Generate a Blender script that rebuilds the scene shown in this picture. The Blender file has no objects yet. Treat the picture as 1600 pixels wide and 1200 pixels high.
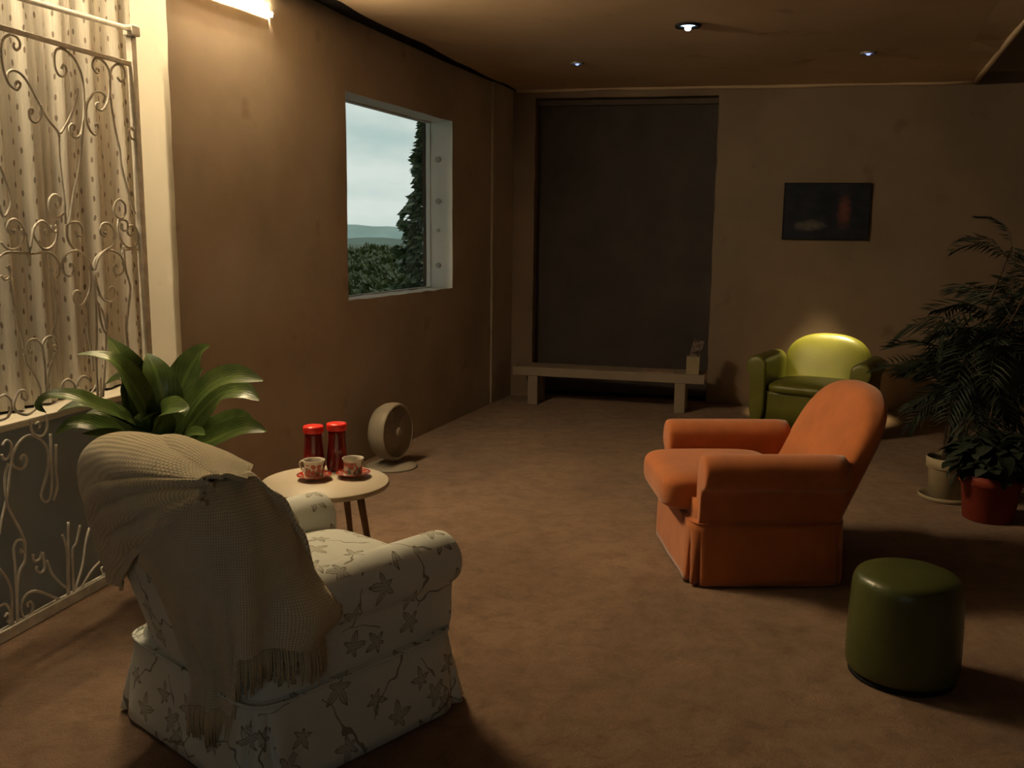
import bpy, bmesh, math, random
from math import sin, cos, pi, radians, atan2, sqrt, exp
from mathutils import Vector, Matrix, noise
from mathutils.bvhtree import BVHTree

S = bpy.context.scene
COL = S.collection
rnd = random.Random(7)

# ------------------------------------------------------------------ camera
F, PITCH, ROLL, H = 1450.0, radians(9.2), radians(0.6), 1.6
cam_d = bpy.data.cameras.new('camera')
cam_d.sensor_width = 36.0
cam_d.lens = F / 1600.0 * 36.0
cam_d.clip_end = 3000
cam = bpy.data.objects.new('camera', cam_d)
COL.objects.link(cam)
RM = Matrix.Rotation(pi / 2 - PITCH, 3, 'X') @ Matrix.Rotation(ROLL, 3, 'Z')
cam.matrix_world = Matrix.Translation((0, 0, H)) @ RM.to_4x4()
S.camera = cam

# ------------------------------------------------------------------ sky (overcast, soft clouds)
W = bpy.data.worlds.new('overcast_sky')
S.world = W
W.use_nodes = True
wt = W.node_tree
wt.nodes.clear()
SKY = 1.0
w_out = wt.nodes.new('ShaderNodeOutputWorld')
w_bg = wt.nodes.new('ShaderNodeBackground')
w_tc = wt.nodes.new('ShaderNodeTexCoord')
w_map = wt.nodes.new('ShaderNodeMapping')
w_map.inputs['Scale'].default_value = (4.0, 4.0, 11.0)
w_n = wt.nodes.new('ShaderNodeTexNoise')
w_n.inputs['Scale'].default_value = 1.6
w_n.inputs['Detail'].default_value = 6
w_r = wt.nodes.new('ShaderNodeValToRGB')
w_r.color_ramp.elements[0].position = 0.38
w_r.color_ramp.elements[0].color = (.46, .60, .565, 1)
w_r.color_ramp.elements[1].position = 0.68
w_r.color_ramp.elements[1].color = (.72, .80, .74, 1)
wt.links.new(w_tc.outputs['Generated'], w_map.inputs['Vector'])
wt.links.new(w_map.outputs['Vector'], w_n.inputs['Vector'])
w_s = wt.nodes.new('ShaderNodeSeparateXYZ')
w_m = wt.nodes.new('ShaderNodeMath'); w_m.operation = 'MULTIPLY_ADD'
wt.links.new(w_tc.outputs['Generated'], w_s.inputs[0])
wt.links.new(w_s.outputs[2], w_m.inputs[0])
w_m.inputs[1].default_value = .9
wt.links.new(w_n.outputs['Fac'], w_m.inputs[2])
wt.links.new(w_m.outputs[0], w_r.inputs['Fac'])
wt.links.new(w_r.outputs['Color'], w_bg.inputs['Color'])
w_bg.inputs['Strength'].default_value = SKY
wt.links.new(w_bg.outputs['Background'], w_out.inputs['Surface'])

# light levels of the real lamps (built further down)
STRIP_POWER = 1950.0
NICHE_POWER = 250.0      # emission of the long ceiling strip
SPOT_POWER = 1700.0       # downlight over the green armchair
S.view_settings.view_transform = 'Standard'
S.view_settings.look = 'None'
S.view_settings.exposure = 0.0
S.view_settings.gamma = 1.0
S.view_settings.use_curve_mapping = False


# ------------------------------------------------------------------ measuring helpers
def ray(x, y):
    return RM @ Vector((x - 800, 600 - y, -F))


CAMP = Vector((0, 0, H))


def on_floor(x, y, z=0.0):
    d = ray(x, y)
    return CAMP + d * ((z - H) / d.z)


def on_plane(x, y, p, n):
    d = ray(x, y)
    return CAMP + d * ((p - CAMP).dot(n) / d.dot(n))


def at_depth(x, y, wy):
    d = ray(x, y)
    return CAMP + d * (wy / d.y)


# ------------------------------------------------------------------ object helpers
def tag(o, label=None, cat=None, group=None, kind=None):
    if label: o['label'] = label
    if cat: o['category'] = cat
    if group: o['group'] = group
    if kind: o['kind'] = kind
    return o


def thing(name, label, cat, loc=(0, 0, 0), rotz=0.0, group=None):
    o = bpy.data.objects.new(name, None)
    o.empty_display_size = 0.1
    COL.objects.link(o)
    o.location = loc
    o.rotation_euler = (0, 0, rotz)
    return tag(o, label, cat, group)


def mesh(name, verts, faces, mat=None, parent=None, smooth=True, uvs=None, subsurf=0, bevel=0.0, flip=False):
    me = bpy.data.meshes.new(name)
    me.from_pydata([tuple(v) for v in verts], [], faces)
    if uvs is not None:
        ul = me.uv_layers.new(name='UVMap')
        for lp in me.loops:
            ul.data[lp.index].uv = uvs[lp.vertex_index]
    bm = bmesh.new()
    bm.from_mesh(me)
    bmesh.ops.recalc_face_normals(bm, faces=bm.faces)
    if bevel > 0:
        bmesh.ops.bevel(bm, geom=list(bm.edges), offset=bevel, segments=2, affect='EDGES', profile=0.5)
    bm.to_mesh(me)
    bm.free()
    if smooth:
        for p in me.polygons: p.use_smooth = True
    if mat: me.materials.append(mat)
    o = bpy.data.objects.new(name, me)
    COL.objects.link(o)
    if parent: o.parent = parent
    if subsurf:
        md = o.modifiers.new('sub', 'SUBSURF')
        md.levels = md.render_levels = subsurf
    return o


class MB:
    """collects shapes, then builds ONE mesh"""

    def __init__(self):
        self.v, self.f = [], []

    def add(self, v, f):
        b = len(self.v)
        self.v += [Vector(q) for q in v]
        self.f += [[i + b for i in q] for q in f]
        return self

    def box(self, c, s, rot=None):
        c = Vector(c)
        vs = []
        for i in range(8):
            p = Vector(((i & 1) - .5, ((i >> 1) & 1) - .5, ((i >> 2) & 1) - .5))
            p = Vector((p.x * s[0], p.y * s[1], p.z * s[2]))
            if rot is not None: p = rot @ p
            vs.append(c + p)
        return self.add(vs, [(0, 2, 3, 1), (4, 5, 7, 6), (0, 1, 5, 4), (2, 6, 7, 3), (0, 4, 6, 2), (1, 3, 7, 5)])

    def tube(self, pts, r, n=6, closed=False, r_end=None):
        pts = [Vector(p) for p in pts]
        m = len(pts)
        up = None
        vs = []
        for i, p in enumerate(pts):
            if closed:
                t = pts[(i + 1) % m] - pts[i - 1]
            else:
                t = pts[min(i + 1, m - 1)] - pts[max(i - 1, 0)]
            t.normalize()
            if up is None:
                up = Vector((0, 0, 1)) if abs(t.z) < .9 else Vector((1, 0, 0))
            up = (up - t * up.dot(t))
            if up.length < 1e-6: up = t.orthogonal()
            up.normalize()
            s = t.cross(up)
            rr = r if r_end is None else r + (r_end - r) * i / max(1, m - 1)
            for k in range(n):
                a = 2 * pi * k / n
                vs.append(p + (up * cos(a) + s * sin(a)) * rr)
        fs = []
        for i in range(m if closed else m - 1):
            j = (i + 1) % m
            for k in range(n):
                l = (k + 1) % n
                fs.append((i * n + k, i * n + l, j * n + l, j * n + k))
        if not closed:
            fs.append(tuple(range(n)))
            fs.append(tuple((m - 1) * n + k for k in range(n)))
        return self.add(vs, fs)

    def lathe(self, prof, n=40, frame=None, cap0=True, cap1=True):
        vs, fs = [], []
        for r, z in prof:
            for k in range(n):
                a = 2 * pi * k / n
                vs.append(Vector((r * cos(a), r * sin(a), z)))
        m = len(prof)
        for i in range(m - 1):
            for k in range(n):
                l = (k + 1) % n
                fs.append((i * n + k, i * n + l, (i + 1) * n + l, (i + 1) * n + k))
        if cap0: fs.append(tuple(range(n)))
        if cap1: fs.append(tuple((m - 1) * n + k for k in range(n)))
        if frame is not None: vs = [frame @ v for v in vs]
        return self.add(vs, fs)

    def rings(self, rs, cap=True):
        n = len(rs[0])
        vs = [p for r in rs for p in r]
        fs = []
        for i in range(len(rs) - 1):
            for k in range(n):
                l = (k + 1) % n
                fs.append((i * n + k, i * n + l, (i + 1) * n + l, (i + 1) * n + k))
        if cap:
            fs.append(tuple(range(n)))
            fs.append(tuple((len(rs) - 1) * n + k for k in range(n)))
        return self.add(vs, fs)

    def build(self, name, mat, parent=None, smooth=True, bevel=0.0, subsurf=0):
        return mesh(name, self.v, self.f, mat, parent, smooth, None, subsurf, bevel)


def superring(cx, cy, z, hx, hy, e=4.0, n=48):
    out = []
    for k in range(n):
        a = 2 * pi * k / n
        c, s = cos(a), sin(a)
        out.append(Vector((cx + hx * math.copysign(abs(c) ** (2 / e), c), cy + hy * math.copysign(abs(s) ** (2 / e), s), z)))
    return out


def smoothstep(a, b, x):
    t = min(1, max(0, (x - a) / (b - a)))
    return t * t * (3 - 2 * t)


def catmull(pts, sub=5, closed=False):
    pts = [Vector(p) for p in pts]
    n = len(pts)
    out = []
    rng = n if closed else n - 1
    for i in range(rng):
        if closed:
            p0, p1, p2, p3 = pts[i - 1], pts[i], pts[(i + 1) % n], pts[(i + 2) % n]
        else:
            p0, p1, p2, p3 = pts[max(i - 1, 0)], pts[i], pts[i + 1], pts[min(i + 2, n - 1)]
        for k in range(sub):
            t = k / sub
            out.append(0.5 * ((2 * p1) + (p2 - p0) * t + (2 * p0 - 5 * p1 + 4 * p2 - p3) * t * t + (3 * p1 - p0 - 3 * p2 + p3) * t ** 3))
    if not closed: out.append(pts[-1])
    return out


# ------------------------------------------------------------------ materials
class NT:
    def __init__(self, name):
        self.m = bpy.data.materials.new(name)
        self.m.use_nodes = True
        self.t = self.m.node_tree
        self.b = self.t.nodes['Principled BSDF']

    def n(self, kind, **kw):
        nd = self.t.nodes.new('ShaderNode' + kind)
        for k, v in kw.items():
            if hasattr(nd, k): setattr(nd, k, v)
        return nd

    def set(self, nd, key, v):
        if isinstance(v, bpy.types.NodeSocket):
            self.t.links.new(v, nd.inputs[key])
        else:
            nd.inputs[key].default_value = v

    def math(self, op, a, b=None, c=None):
        nd = self.n('Math', operation=op)
        for i, v in enumerate((a, b, c)):
            if v is not None: self.set(nd, i, v)
        return nd.outputs[0]

    def noise(self, vec, scale, detail=4, rough=.55, dist=0.0):
        nd = self.n('TexNoise')
        if vec is not None: self.set(nd, 'Vector', vec)
        nd.inputs['Scale'].default_value = scale
        nd.inputs['Detail'].default_value = detail
        nd.inputs['Roughness'].default_value = rough
        nd.inputs['Distortion'].default_value = dist
        return nd.outputs['Fac']

    def ramp(self, fac, stops):
        nd = self.n('ValToRGB')
        e = nd.color_ramp.elements
        while len(e) < len(stops): e.new(.5)
        for el, (p, c) in zip(e, stops):
            el.position = p
            el.color = (*c, 1) if len(c) == 3 else c
        self.set(nd, 'Fac', fac)
        return nd.outputs['Color']

    def mix(self, fac, a, b, mode='MIX'):
        nd = self.n('Mix', data_type='RGBA', blend_type=mode)
        self.set(nd, 0, fac)
        for i, v in ((6, a), (7, b)):
            if isinstance(v, (tuple, list)): v = (*v, 1) if len(v) == 3 else v
            self.set(nd, i, v)
        return nd.outputs[2]

    def coord(self, which='Object'):
        return self.n('TexCoord').outputs[which]

    def mapping(self, vec, scale=(1, 1, 1), loc=(0, 0, 0)):
        nd = self.n('Mapping')
        self.set(nd, 'Vector', vec)
        nd.inputs['Scale'].default_value = scale
        nd.inputs['Location'].default_value = loc
        return nd.outputs[0]

    def bump(self, h, strength=.3, dist=.01):
        nd = self.n('Bump')
        self.set(nd, 'Height', h)
        nd.inputs['Strength'].default_value = strength
        nd.inputs['Distance'].default_value = dist
        self.t.links.new(nd.outputs[0], self.b.inputs['Normal'])
        return nd

    def base(self, c, rough=.6, spec=.3, sheen=0.0, metal=0.0):
        if isinstance(c, tuple): c = (*c, 1)
        self.set(self.b, 'Base Color', c)
        self.b.inputs['Roughness'].default_value = rough
        self.b.inputs['Specular IOR Level'].default_value = spec
        self.b.inputs['Metallic'].default_value = metal
        if sheen:
            self.b.inputs['Sheen Weight'].default_value = sheen
        return self


def simple(name, c, rough=.6, spec=.3, var=.12, scale=8, bump=0.0, bscale=60, sheen=0.0, metal=0.0):
    t = NT(name)
    co = t.coord()
    f = t.noise(co, scale)
    d = tuple(x * (1 - var) for x in c)
    l = tuple(min(1, x * (1 + var)) for x in c)
    t.base(t.ramp(f, [(.3, d), (.7, l)]), rough, spec, sheen, metal)
    if bump: t.bump(t.noise(co, bscale, 3), bump, .005)
    return t.m


def plaster(name, c, stain=.25):
    t = NT(name)
    co = t.coord()
    big = t.noise(co, 1.1, 5, .6)
    mid = t.noise(co, 5, 6, .65)
    col = t.ramp(big, [(.3, tuple(x * (1 - stain) for x in c)), (.65, c)])
    spots = t.ramp(t.noise(co, 3.3, 3, .5), [(.66, (1, 1, 1)), (.76, (.72, .68, .64))])
    col = t.mix(.8, col, spots, 'MULTIPLY')
    t.base(col, .85, .15)
    h = t.math('ADD', t.math('MULTIPLY', mid, .7), t.math('MULTIPLY', t.noise(co, 45, 3), .15))
    t.bump(h, .16, .012)
    return t.m


M_WALL = plaster('wall_plaster', (.49, .42, .345))
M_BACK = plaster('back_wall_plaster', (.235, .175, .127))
M_JAMB = plaster('jamb_plaster', (.74, .67, .54), .12)
M_REVEAL = plaster('reveal_plaster', (.60, .58, .50), .15)
M_CEIL = plaster('ceiling_plaster', (.50, .375, .26), .15)
M_VOID = simple('dark_ceiling_void', (.10, .08, .065), .9, .1)
M_BLACK = simple('black_trim', (.012, .011, .011), .8, .1)
M_PARAPET = plaster('parapet_plaster', (.33, .37, .40), .25)


def carpet():
    t = NT('brown_carpet')
    co = t.coord()
    big = t.noise(co, 1.3, 6, .65, .6)
    mid = t.noise(co, 9, 8, .75, .35)
    c1 = t.ramp(big, [(.32, (.25, .158, .103)), (.66, (.36, .232, .150))])
    c2 = t.ramp(mid, [(.34, (.62, .58, .54)), (.56, (1.05, 1.02, 1.0))])
    col = t.mix(.75, c1, c2, 'MULTIPLY')
    fine = t.noise(co, 190, 2)
    col = t.mix(.55, col, t.ramp(fine, [(.3, (.55, .55, .55)), (.7, (1.2, 1.2, 1.2))]), 'MULTIPLY')
    t.base(col, .95, .05, .15)
    h = t.math('ADD', t.math('MULTIPLY', t.noise(co, 16, 6, .75, 1.0), .9), t.math('MULTIPLY', fine, .35))
    t.bump(h, 1.0, .025)
    return t.m


M_FLOOR = carpet()


def fabric(name, c, wear=.12, scale=260, sheen=.3):
    t = NT(name)
    co = t.coord()
    v = t.ramp(t.noise(co, 7, 4), [(.3, tuple(x * (1 - wear) for x in c)), (.7, tuple(x * (1 + wear) for x in c))])
    t.base(v, .85, .12, sheen)
    h = t.math('ADD', t.math('MULTIPLY', t.noise(co, scale, 2), .12), t.math('MULTIPLY', t.noise(co, 9, 4, .6, .4), .8))
    t.bump(h, .28, .012)
    return t.m


M_ORANGE = fabric('orange_velour', (.42, .132, .040))
M_ORANGE_D = fabric('orange_piping', (.36, .10, .035))


def leather(name, c, rough=.38):
    t = NT(name)
    co = t.coord()
    v = t.ramp(t.noise(co, 5, 4), [(.3, tuple(x * .85 for x in c)), (.7, tuple(x * 1.1 for x in c))])
    t.base(v, rough, .45)
    vo = t.n('TexVoronoi')
    t.set(vo, 'Vector', co)
    vo.inputs['Scale'].default_value = 150
    h = t.math('ADD', t.math('MULTIPLY', vo.outputs['Distance'], .15), t.math('MULTIPLY', t.noise(co, 7, 3), .9))
    t.bump(h, .25, .01)
    return t.m


M_GREENL = leather('green_leather', (.13, .13, .020))
M_OTTO = leather('dark_green_leather', (.056, .066, .018), .34)


def floral():
    """cream cotton printed with outlined leaf rosettes on wandering stems (box-projected from object space)"""
    t = NT('floral_cotton')
    co = t.coord()
    geo = t.n('NewGeometry')
    vt = t.n('VectorTransform', vector_type='NORMAL', convert_from='WORLD', convert_to='OBJECT')
    t.set(vt, 0, geo.outputs['True Normal'])
    sn = t.n('SeparateXYZ'); t.set(sn, 0, vt.outputs[0])
    sp = t.n('SeparateXYZ'); t.set(sp, 0, co)
    ax, ay, az = (t.math('ABSOLUTE', sn.outputs[i]) for i in range(3))
    x, y, z = (sp.outputs[i] for i in range(3))
    is_z = t.math('MULTIPLY', t.math('GREATER_THAN', az, t.math('MULTIPLY', ax, 1.2)), t.math('GREATER_THAN', az, t.math('MULTIPLY', ay, 1.2)))
    is_x = t.math('MULTIPLY', t.math('GREATER_THAN', ax, ay), t.math('SUBTRACT', 1.0, is_z))
    is_y = t.math('SUBTRACT', t.math('SUBTRACT', 1.0, is_z), is_x)
    # u: y on x faces, x otherwise ; v: z on walls, y on top
    u = t.math('ADD', t.math('MULTIPLY', y, is_x), t.math('ADD', t.math('MULTIPLY', t.math('ADD', x, .31), is_y), t.math('MULTIPLY', t.math('ADD', x, .07), is_z)))
    v = t.math('ADD', t.math('MULTIPLY', z, t.math('SUBTRACT', 1.0, is_z)), t.math('MULTIPLY', y, is_z))
    cx = t.n('CombineXYZ'); t.set(cx, 0, u); t.set(cx, 1, v)
    P = cx.outputs[0]
    SC = 7.0
    vo = t.n('TexVoronoi', voronoi_dimensions='2D')
    t.set(vo, 'Vector', P)
    vo.inputs['Scale'].default_value = SC
    vo.inputs['Randomness'].default_value = .8
    ps = t.n('VectorMath', operation='SUBTRACT')
    t.set(ps, 0, P); t.set(ps, 1, vo.outputs['Position'])
    sd = t.n('SeparateXYZ'); t.set(sd, 0, ps.outputs[0])
    r = t.math('MULTIPLY', t.math('SQRT', t.math('ADD', t.math('POWER', sd.outputs[0], 2.0), t.math('POWER', sd.outputs[1], 2.0))), SC)
    th = t.math('ARCTAN2', sd.outputs[1], sd.outputs[0])
    sc = t.n('SeparateColor'); t.set(sc, 0, vo.outputs['Color'])
    ph = t.math('MULTIPLY', sc.outputs[0], 6.28)
    thp = t.math('ADD', th, ph)
    pet = t.math('SUBTRACT', 1.0, t.math('MULTIPLY', 2.0, t.math('ABSOLUTE', t.math('SUBTRACT', t.math('FRACT', t.math('MULTIPLY', thp, 5 / 6.28318)), .5))))
    side = t.math('ADD', .72, t.math('MULTIPLY', t.math('COSINE', thp), .28))
    size = t.math('ADD', .30, t.math('MULTIPLY', sc.outputs[1], .16))
    jag = t.math('MULTIPLY', t.math('SINE', t.math('MULTIPLY', r, 60.0)), .012)
    R = t.math('ADD', t.math('MULTIPLY', t.math('MULTIPLY', t.math('ADD', .30, t.math('MULTIPLY', t.math('POWER', pet, 1.15), .78)), side), size), jag)
    e = t.math('SUBTRACT', R, r)
    inside = t.math('GREATER_THAN', e, 0.0)
    line = t.math('LESS_THAN', t.math('ABSOLUTE', e), .022)
    vein = t.math('MULTIPLY', t.math('GREATER_THAN', pet, .95), inside)
    hatch = t.math('MULTIPLY', t.math('GREATER_THAN', t.math('SINE', t.math('MULTIPLY', t.math('ADD', r, t.math('MULTIPLY', pet, .3)), 95.0)), .55), inside)
    # wandering stems
    st = t.n('TexVoronoi', voronoi_dimensions='2D', feature='DISTANCE_TO_EDGE')
    nz = t.n('TexNoise'); t.set(nz, 'Vector', P); nz.inputs['Scale'].default_value = 7
    va = t.n('VectorMath', operation='ADD'); t.set(va, 0, P)
    vs = t.n('VectorMath', operation='SCALE'); t.set(vs, 0, nz.outputs['Color']); vs.inputs['Scale'].default_value = .16
    t.set(va, 1, vs.outputs[0])
    t.set(st, 'Vector', va.outputs[0])
    st.inputs['Scale'].default_value = 3.6
    stem = t.math('LESS_THAN', st.outputs['Distance'], .011)
    gate_ = t.math('GREATER_THAN', t.noise(P, 5, 1), .44)
    stem = t.math('MULTIPLY', stem, gate_)
    cloth = t.ramp(t.noise(co, 6, 3), [(.3, (.62, .645, .60)), (.7, (.69, .71, .66))])
    c = t.mix(t.math('MULTIPLY', inside, .30), cloth, (.30, .29, .20))
    c = t.mix(t.math('MULTIPLY', hatch, .35), c, (.16, .15, .10))
    dk = t.math('MAXIMUM', t.math('MAXIMUM', line, vein), stem)
    c = t.mix(t.math('MULTIPLY', dk, .80), c, (.15, .135, .09))
    t.base(c, .85, .12, .15)
    h = t.math('ADD', t.math('MULTIPLY', t.noise(co, 300, 2), .08), t.math('MULTIPLY', t.noise(co, 8, 4, .6, .5), .9))
    t.bump(h, .3, .014)
    return t.m


M_FLORAL = floral()


def knit():
    t = NT('beige_knit_wool')
    uv = t.coord('UV')
    s = t.n('SeparateXYZ'); t.set(s, 0, uv)
    u, v = s.outputs[0], s.outputs[1]
    col_ = t.math('MULTIPLY', u, 1 / .0085)
    fr = t.math('ABSOLUTE', t.math('SUBTRACT', t.math('FRACT', col_), .5))       # 0 centre .. .5 gap
    rib = t.math('SUBTRACT', 1.0, t.math('POWER', t.math('MULTIPLY', fr, 2.0), 2.0))
    row = t.math('ADD', t.math('MULTIPLY', v, 1 / .0080), t.math('MULTIPLY', fr, 1.1))
    st = t.math('ADD', .5, t.math('MULTIPLY', t.math('SINE', t.math('MULTIPLY', row, 6.2832)), .5))
    h = t.math('ADD', t.math('MULTIPLY', rib, .6), t.math('MULTIPLY', st, .55))
    h = t.math('ADD', h, t.math('MULTIPLY', t.noise(uv, 300, 2), .25))
    c = t.ramp(h, [(.15, (.40, .35, .25)), (.95, (.86, .76, .54))])
    c = t.mix(.5, c, t.ramp(t.noise(uv, 9, 3), [(.3, (.82, .82, .82)), (.7, (1.1, 1.1, 1.1))]), 'MULTIPLY')
    t.base(c, .95, .05, .3)
    t.bump(h, .7, .006)
    return t.m


M_KNIT = knit()
M_FRINGE = simple('beige_wool_fringe', (.56, .47, .31), .95, .05)


def lace():
    t = NT('lace_voile')
    uv = t.coord('UV')
    s = t.n('SeparateXYZ'); t.set(s, 0, uv)
    wob = t.math('MULTIPLY', t.math('SUBTRACT', t.noise(uv, 5, 2), .5), .035)
    u = t.math('MULTIPLY', t.math('ADD', s.outputs[0], wob), 1 / .047)
    iu = t.math('FLOOR', u)
    fu = t.math('SUBTRACT', t.math('FRACT', u), .5)
    v = t.math('ADD', t.math('MULTIPLY', s.outputs[1], 1 / .088), t.math('MULTIPLY', t.math('FLOORED_MODULO', t.math('MULTIPLY', iu, .37), 1.0), 1.0))
    fv = t.math('SUBTRACT', t.math('FRACT', v), .5)
    d = t.math('SQRT', t.math('ADD', t.math('POWER', t.math('MULTIPLY', fu, .047 / .0048), 2.0), t.math('POWER', t.math('MULTIPLY', fv, .088 / .0135), 2.0)))
    dot = t.math('SUBTRACT', 1.0, t.math('SMOOTH_MIN', d, 1.0, .3))
    dotm = t.math('LESS_THAN', d, 1.0)
    thread = t.math('MULTIPLY', t.math('LESS_THAN', t.math('ABSOLUTE', fu), .028), t.math('GREATER_THAN', t.noise(t.mapping(uv, (22, 3, 1)), 1, 2), .5))
    c = t.ramp(t.noise(t.mapping(uv, (14, 1.2, 1)), 2, 4), [(.3, (.50, .46, .39)), (.7, (.72, .67, .57))])
    c = t.mix(t.math('MULTIPLY', thread, .45), c, (.30, .24, .18))
    c = t.mix(t.math('MULTIPLY', dotm, .82), c, (.17, .125, .09))
    t.base(c, .9, .1)
    t.bump(t.noise(t.mapping(uv, (40, 4, 1)), 3, 3), .35, .01)
    return t.m


M_LACE = lace()
M_GATE = simple('white_painted_iron', (.62, .57, .49), .5, .35, .2, 20, .25, 90)
M_TABLE = simple('white_lacquer', (.56, .49, .38), .45, .4, .04, 3)
M_TABLE_E = simple('cream_table_edge', (.55, .44, .30), .5, .3, .05)
M_WOOD = simple('brown_beech', (.20, .105, .055), .5, .35, .25, 12)
M_LID = simple('red_plastic', (.80, .035, .022), .32, .5, .06)
M_CREAMP = simple('cream_plastic', (.27, .235, .18), .5, .35, .05)
M_GRILLE = simple('grey_grille', (.42, .37, .29), .55, .3, .1)
M_DARK = simple('dark_inside', (.10, .085, .065), .8, .1)
M_BENCH = simple('white_painted_wood', (.27, .215, .16), .6, .3, .1, 4)
M_SOIL = simple('dark_soil', (.03, .022, .015), .95, .05)
M_POT_C = simple('cream_clay', (.30, .24, .15), .55, .3, .08)
M_POT_R = simple('terracotta_red', (.23, .036, .018), .6, .25, .1)
M_POT_G = simple('brown_glazed_pot', (.16, .10, .06), .5, .3, .1)


def glass_red():
    t = NT('dark_red_jar')
    co = t.coord()
    t.base(t.ramp(t.noise(co, 10, 3), [(.3, (.15, .008, .006)), (.7, (.24, .012, .008))]), .12, .5)
    t.b.inputs['Coat Weight'].default_value = .5
    t.b.inputs['Coat Roughness'].default_value = .05
    return t.m


M_JAR = glass_red()
M_TEA = simple('dark_tea', (.06, .02, .008), .1, .5, .05)
M_CHINA = simple('white_china', (.72, .66, .55), .15, .5, .03)


def china_print(name, seed):
    """porcelain with printed red and blue flowers"""
    t = NT(name)
    co = t.coord('UV')
    vo = t.n('TexVoronoi', voronoi_dimensions='2D')
    mp = t.mapping(co, (1, 1, 1), (seed, seed * .7, 0))
    t.set(vo, 'Vector', mp)
    vo.inputs['Scale'].default_value = 42
    sc = t.n('SeparateColor'); t.set(sc, 0, vo.outputs['Color'])
    pet = t.math('ADD', .5, t.math('MULTIPLY', t.noise(mp, 120, 3), .35))
    m = t.math('LESS_THAN', vo.outputs['Distance'], t.math('MULTIPLY', pet, .72))
    pal = t.ramp(sc.outputs[0], [(.0, (.50, .05, .03)), (.42, (.55, .08, .03)), (.5, (.10, .16, .17)), (.66, (.60, .16, .05)), (.85, (.10, .14, .06))])
    s = t.n('SeparateXYZ'); t.set(s, 0, co)
    band = t.math('MULTIPLY', t.math('GREATER_THAN', s.outputs[1], .010), t.math('LESS_THAN', s.outputs[1], .066))
    big = t.math('LESS_THAN', t.noise(mp, 14, 4), .47)
    c = t.mix(t.math('MULTIPLY', t.math('MULTIPLY', m, band), .9), (.74, .68, .57), pal)
    c = t.mix(t.math('MULTIPLY', t.math('MULTIPLY', big, band), .8 if seed > 1 else .2), c, (.46, .05, .03) if seed > 1 else (.40, .10, .06))
    t.base(c, .14, .5)
    return t.m


M_CUP_A = china_print('cup_print_mixed', .3)
M_CUP_B = china_print('cup_print_rose', 2.6)


def saucer_mat():
    t = NT('saucer_print')
    co = t.coord()
    s = t.n('SeparateXYZ'); t.set(s, 0, co)
    th = t.math('ARCTAN2', s.outputs[1], s.outputs[0])
    r = t.math('SQRT', t.math('ADD', t.math('POWER', s.outputs[0], 2.0), t.math('POWER', s.outputs[1], 2.0)))
    tri = t.math('PINGPONG', t.math('MULTIPLY', th, 3.2), 1.0)
    zig = t.math('LESS_THAN', t.math('ABSOLUTE', t.math('SUBTRACT', t.math('MULTIPLY', t.math('SUBTRACT', r, .045), 40.0), tri)), .12)
    rim = t.math('GREATER_THAN', r, .046)
    c = t.mix(rim, (.72, .66, .55), (.42, .045, .025))
    c = t.mix(t.math('MULTIPLY', zig, rim), c, (.75, .70, .6))
    t.base(c, .14, .5)
    return t.m


M_SAUCER = saucer_mat()


def leafmat(name, c, c2, rough=.28, trans=.0):
    t = NT(name)
    uv = t.coord('UV')
    s = t.n('SeparateXYZ'); t.set(s, 0, uv)
    side = t.math('SINE', t.math('MULTIPLY', t.math('ADD', t.math('MULTIPLY', s.outputs[1], 1.0), t.math('MULTIPLY', t.math('ABSOLUTE', s.outputs[0]), -.5)), 110.0))
    mid = t.math('LESS_THAN', t.math('ABSOLUTE', s.outputs[0]), .05)
    f = t.math('ADD', t.math('MULTIPLY', side, .05), t.noise(t.coord(), 14, 3))
    col = t.ramp(f, [(.25, c), (.8, c2)])
    col = t.mix(t.math('MULTIPLY', mid, .4), col, tuple(min(1, x * 1.8) for x in c2))
    t.base(col, rough, .45)
    t.bump(side, .15, .002)
    return t.m


M_LEAF = leafmat('glossy_leaf', (.036, .066, .014), (.095, .135, .032))
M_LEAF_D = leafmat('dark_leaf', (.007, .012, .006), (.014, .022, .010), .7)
M_STEM = simple('green_stem', (.07, .10, .03), .5, .3)
M_TRUNK = simple('brown_trunk', (.06, .04, .025), .8, .1)
M_TREE = leafmat('tree_leaf', (.018, .034, .010), (.040, .062, .018), .45)
M_SHRUB = leafmat('shrub_leaf', (.022, .042, .012), (.075, .085, .024), .35)


def emit(name, c, s):
    m = bpy.data.materials.new(name)
    m.use_nodes = True
    nt = m.node_tree
    nt.nodes.clear()
    o = nt.nodes.new('ShaderNodeOutputMaterial')
    e = nt.nodes.new('ShaderNodeEmission')
    e.inputs['Color'].default_value = (*c, 1)
    e.inputs['Strength'].default_value = s
    nt.links.new(e.outputs[0], o.inputs['Surface'])
    return m


M_STRIP = emit('strip_diffuser', (1.0, .76, .43), STRIP_POWER)
M_LED = emit('cool_led', (.55, .75, 1.0), 3.0)
M_LED_DIM = emit('cool_led_dim', (.28, .40, 1.0), 0.9)

# ------------------------------------------------------------------ room frame
E0 = Vector((-1.669, 4.649, 0))          # jamb edge at the near end of the long left wall
LD = Vector((.340, .940, 0)).normalized()  # along the left wall
LN = Vector((LD.y, -LD.x, 0))              # into the room
CB = Vector((-.025, 9.193, 0))            # back left corner
BD = Vector((1, -.19, 0)).normalized()
BN = Vector((BD.y, -BD.x, 0))             # into the room (towards camera)
LLEN = (CB - E0).dot(LD)
CEIL = 2.95
TOP = 3.5


def lw(u, z, off=0.0): return E0 + LD * u + Vector((0, 0, z)) + LN * off


def bw(u, z, off=0.0): return CB + BD * u + Vector((0, 0, z)) + BN * off


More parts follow.
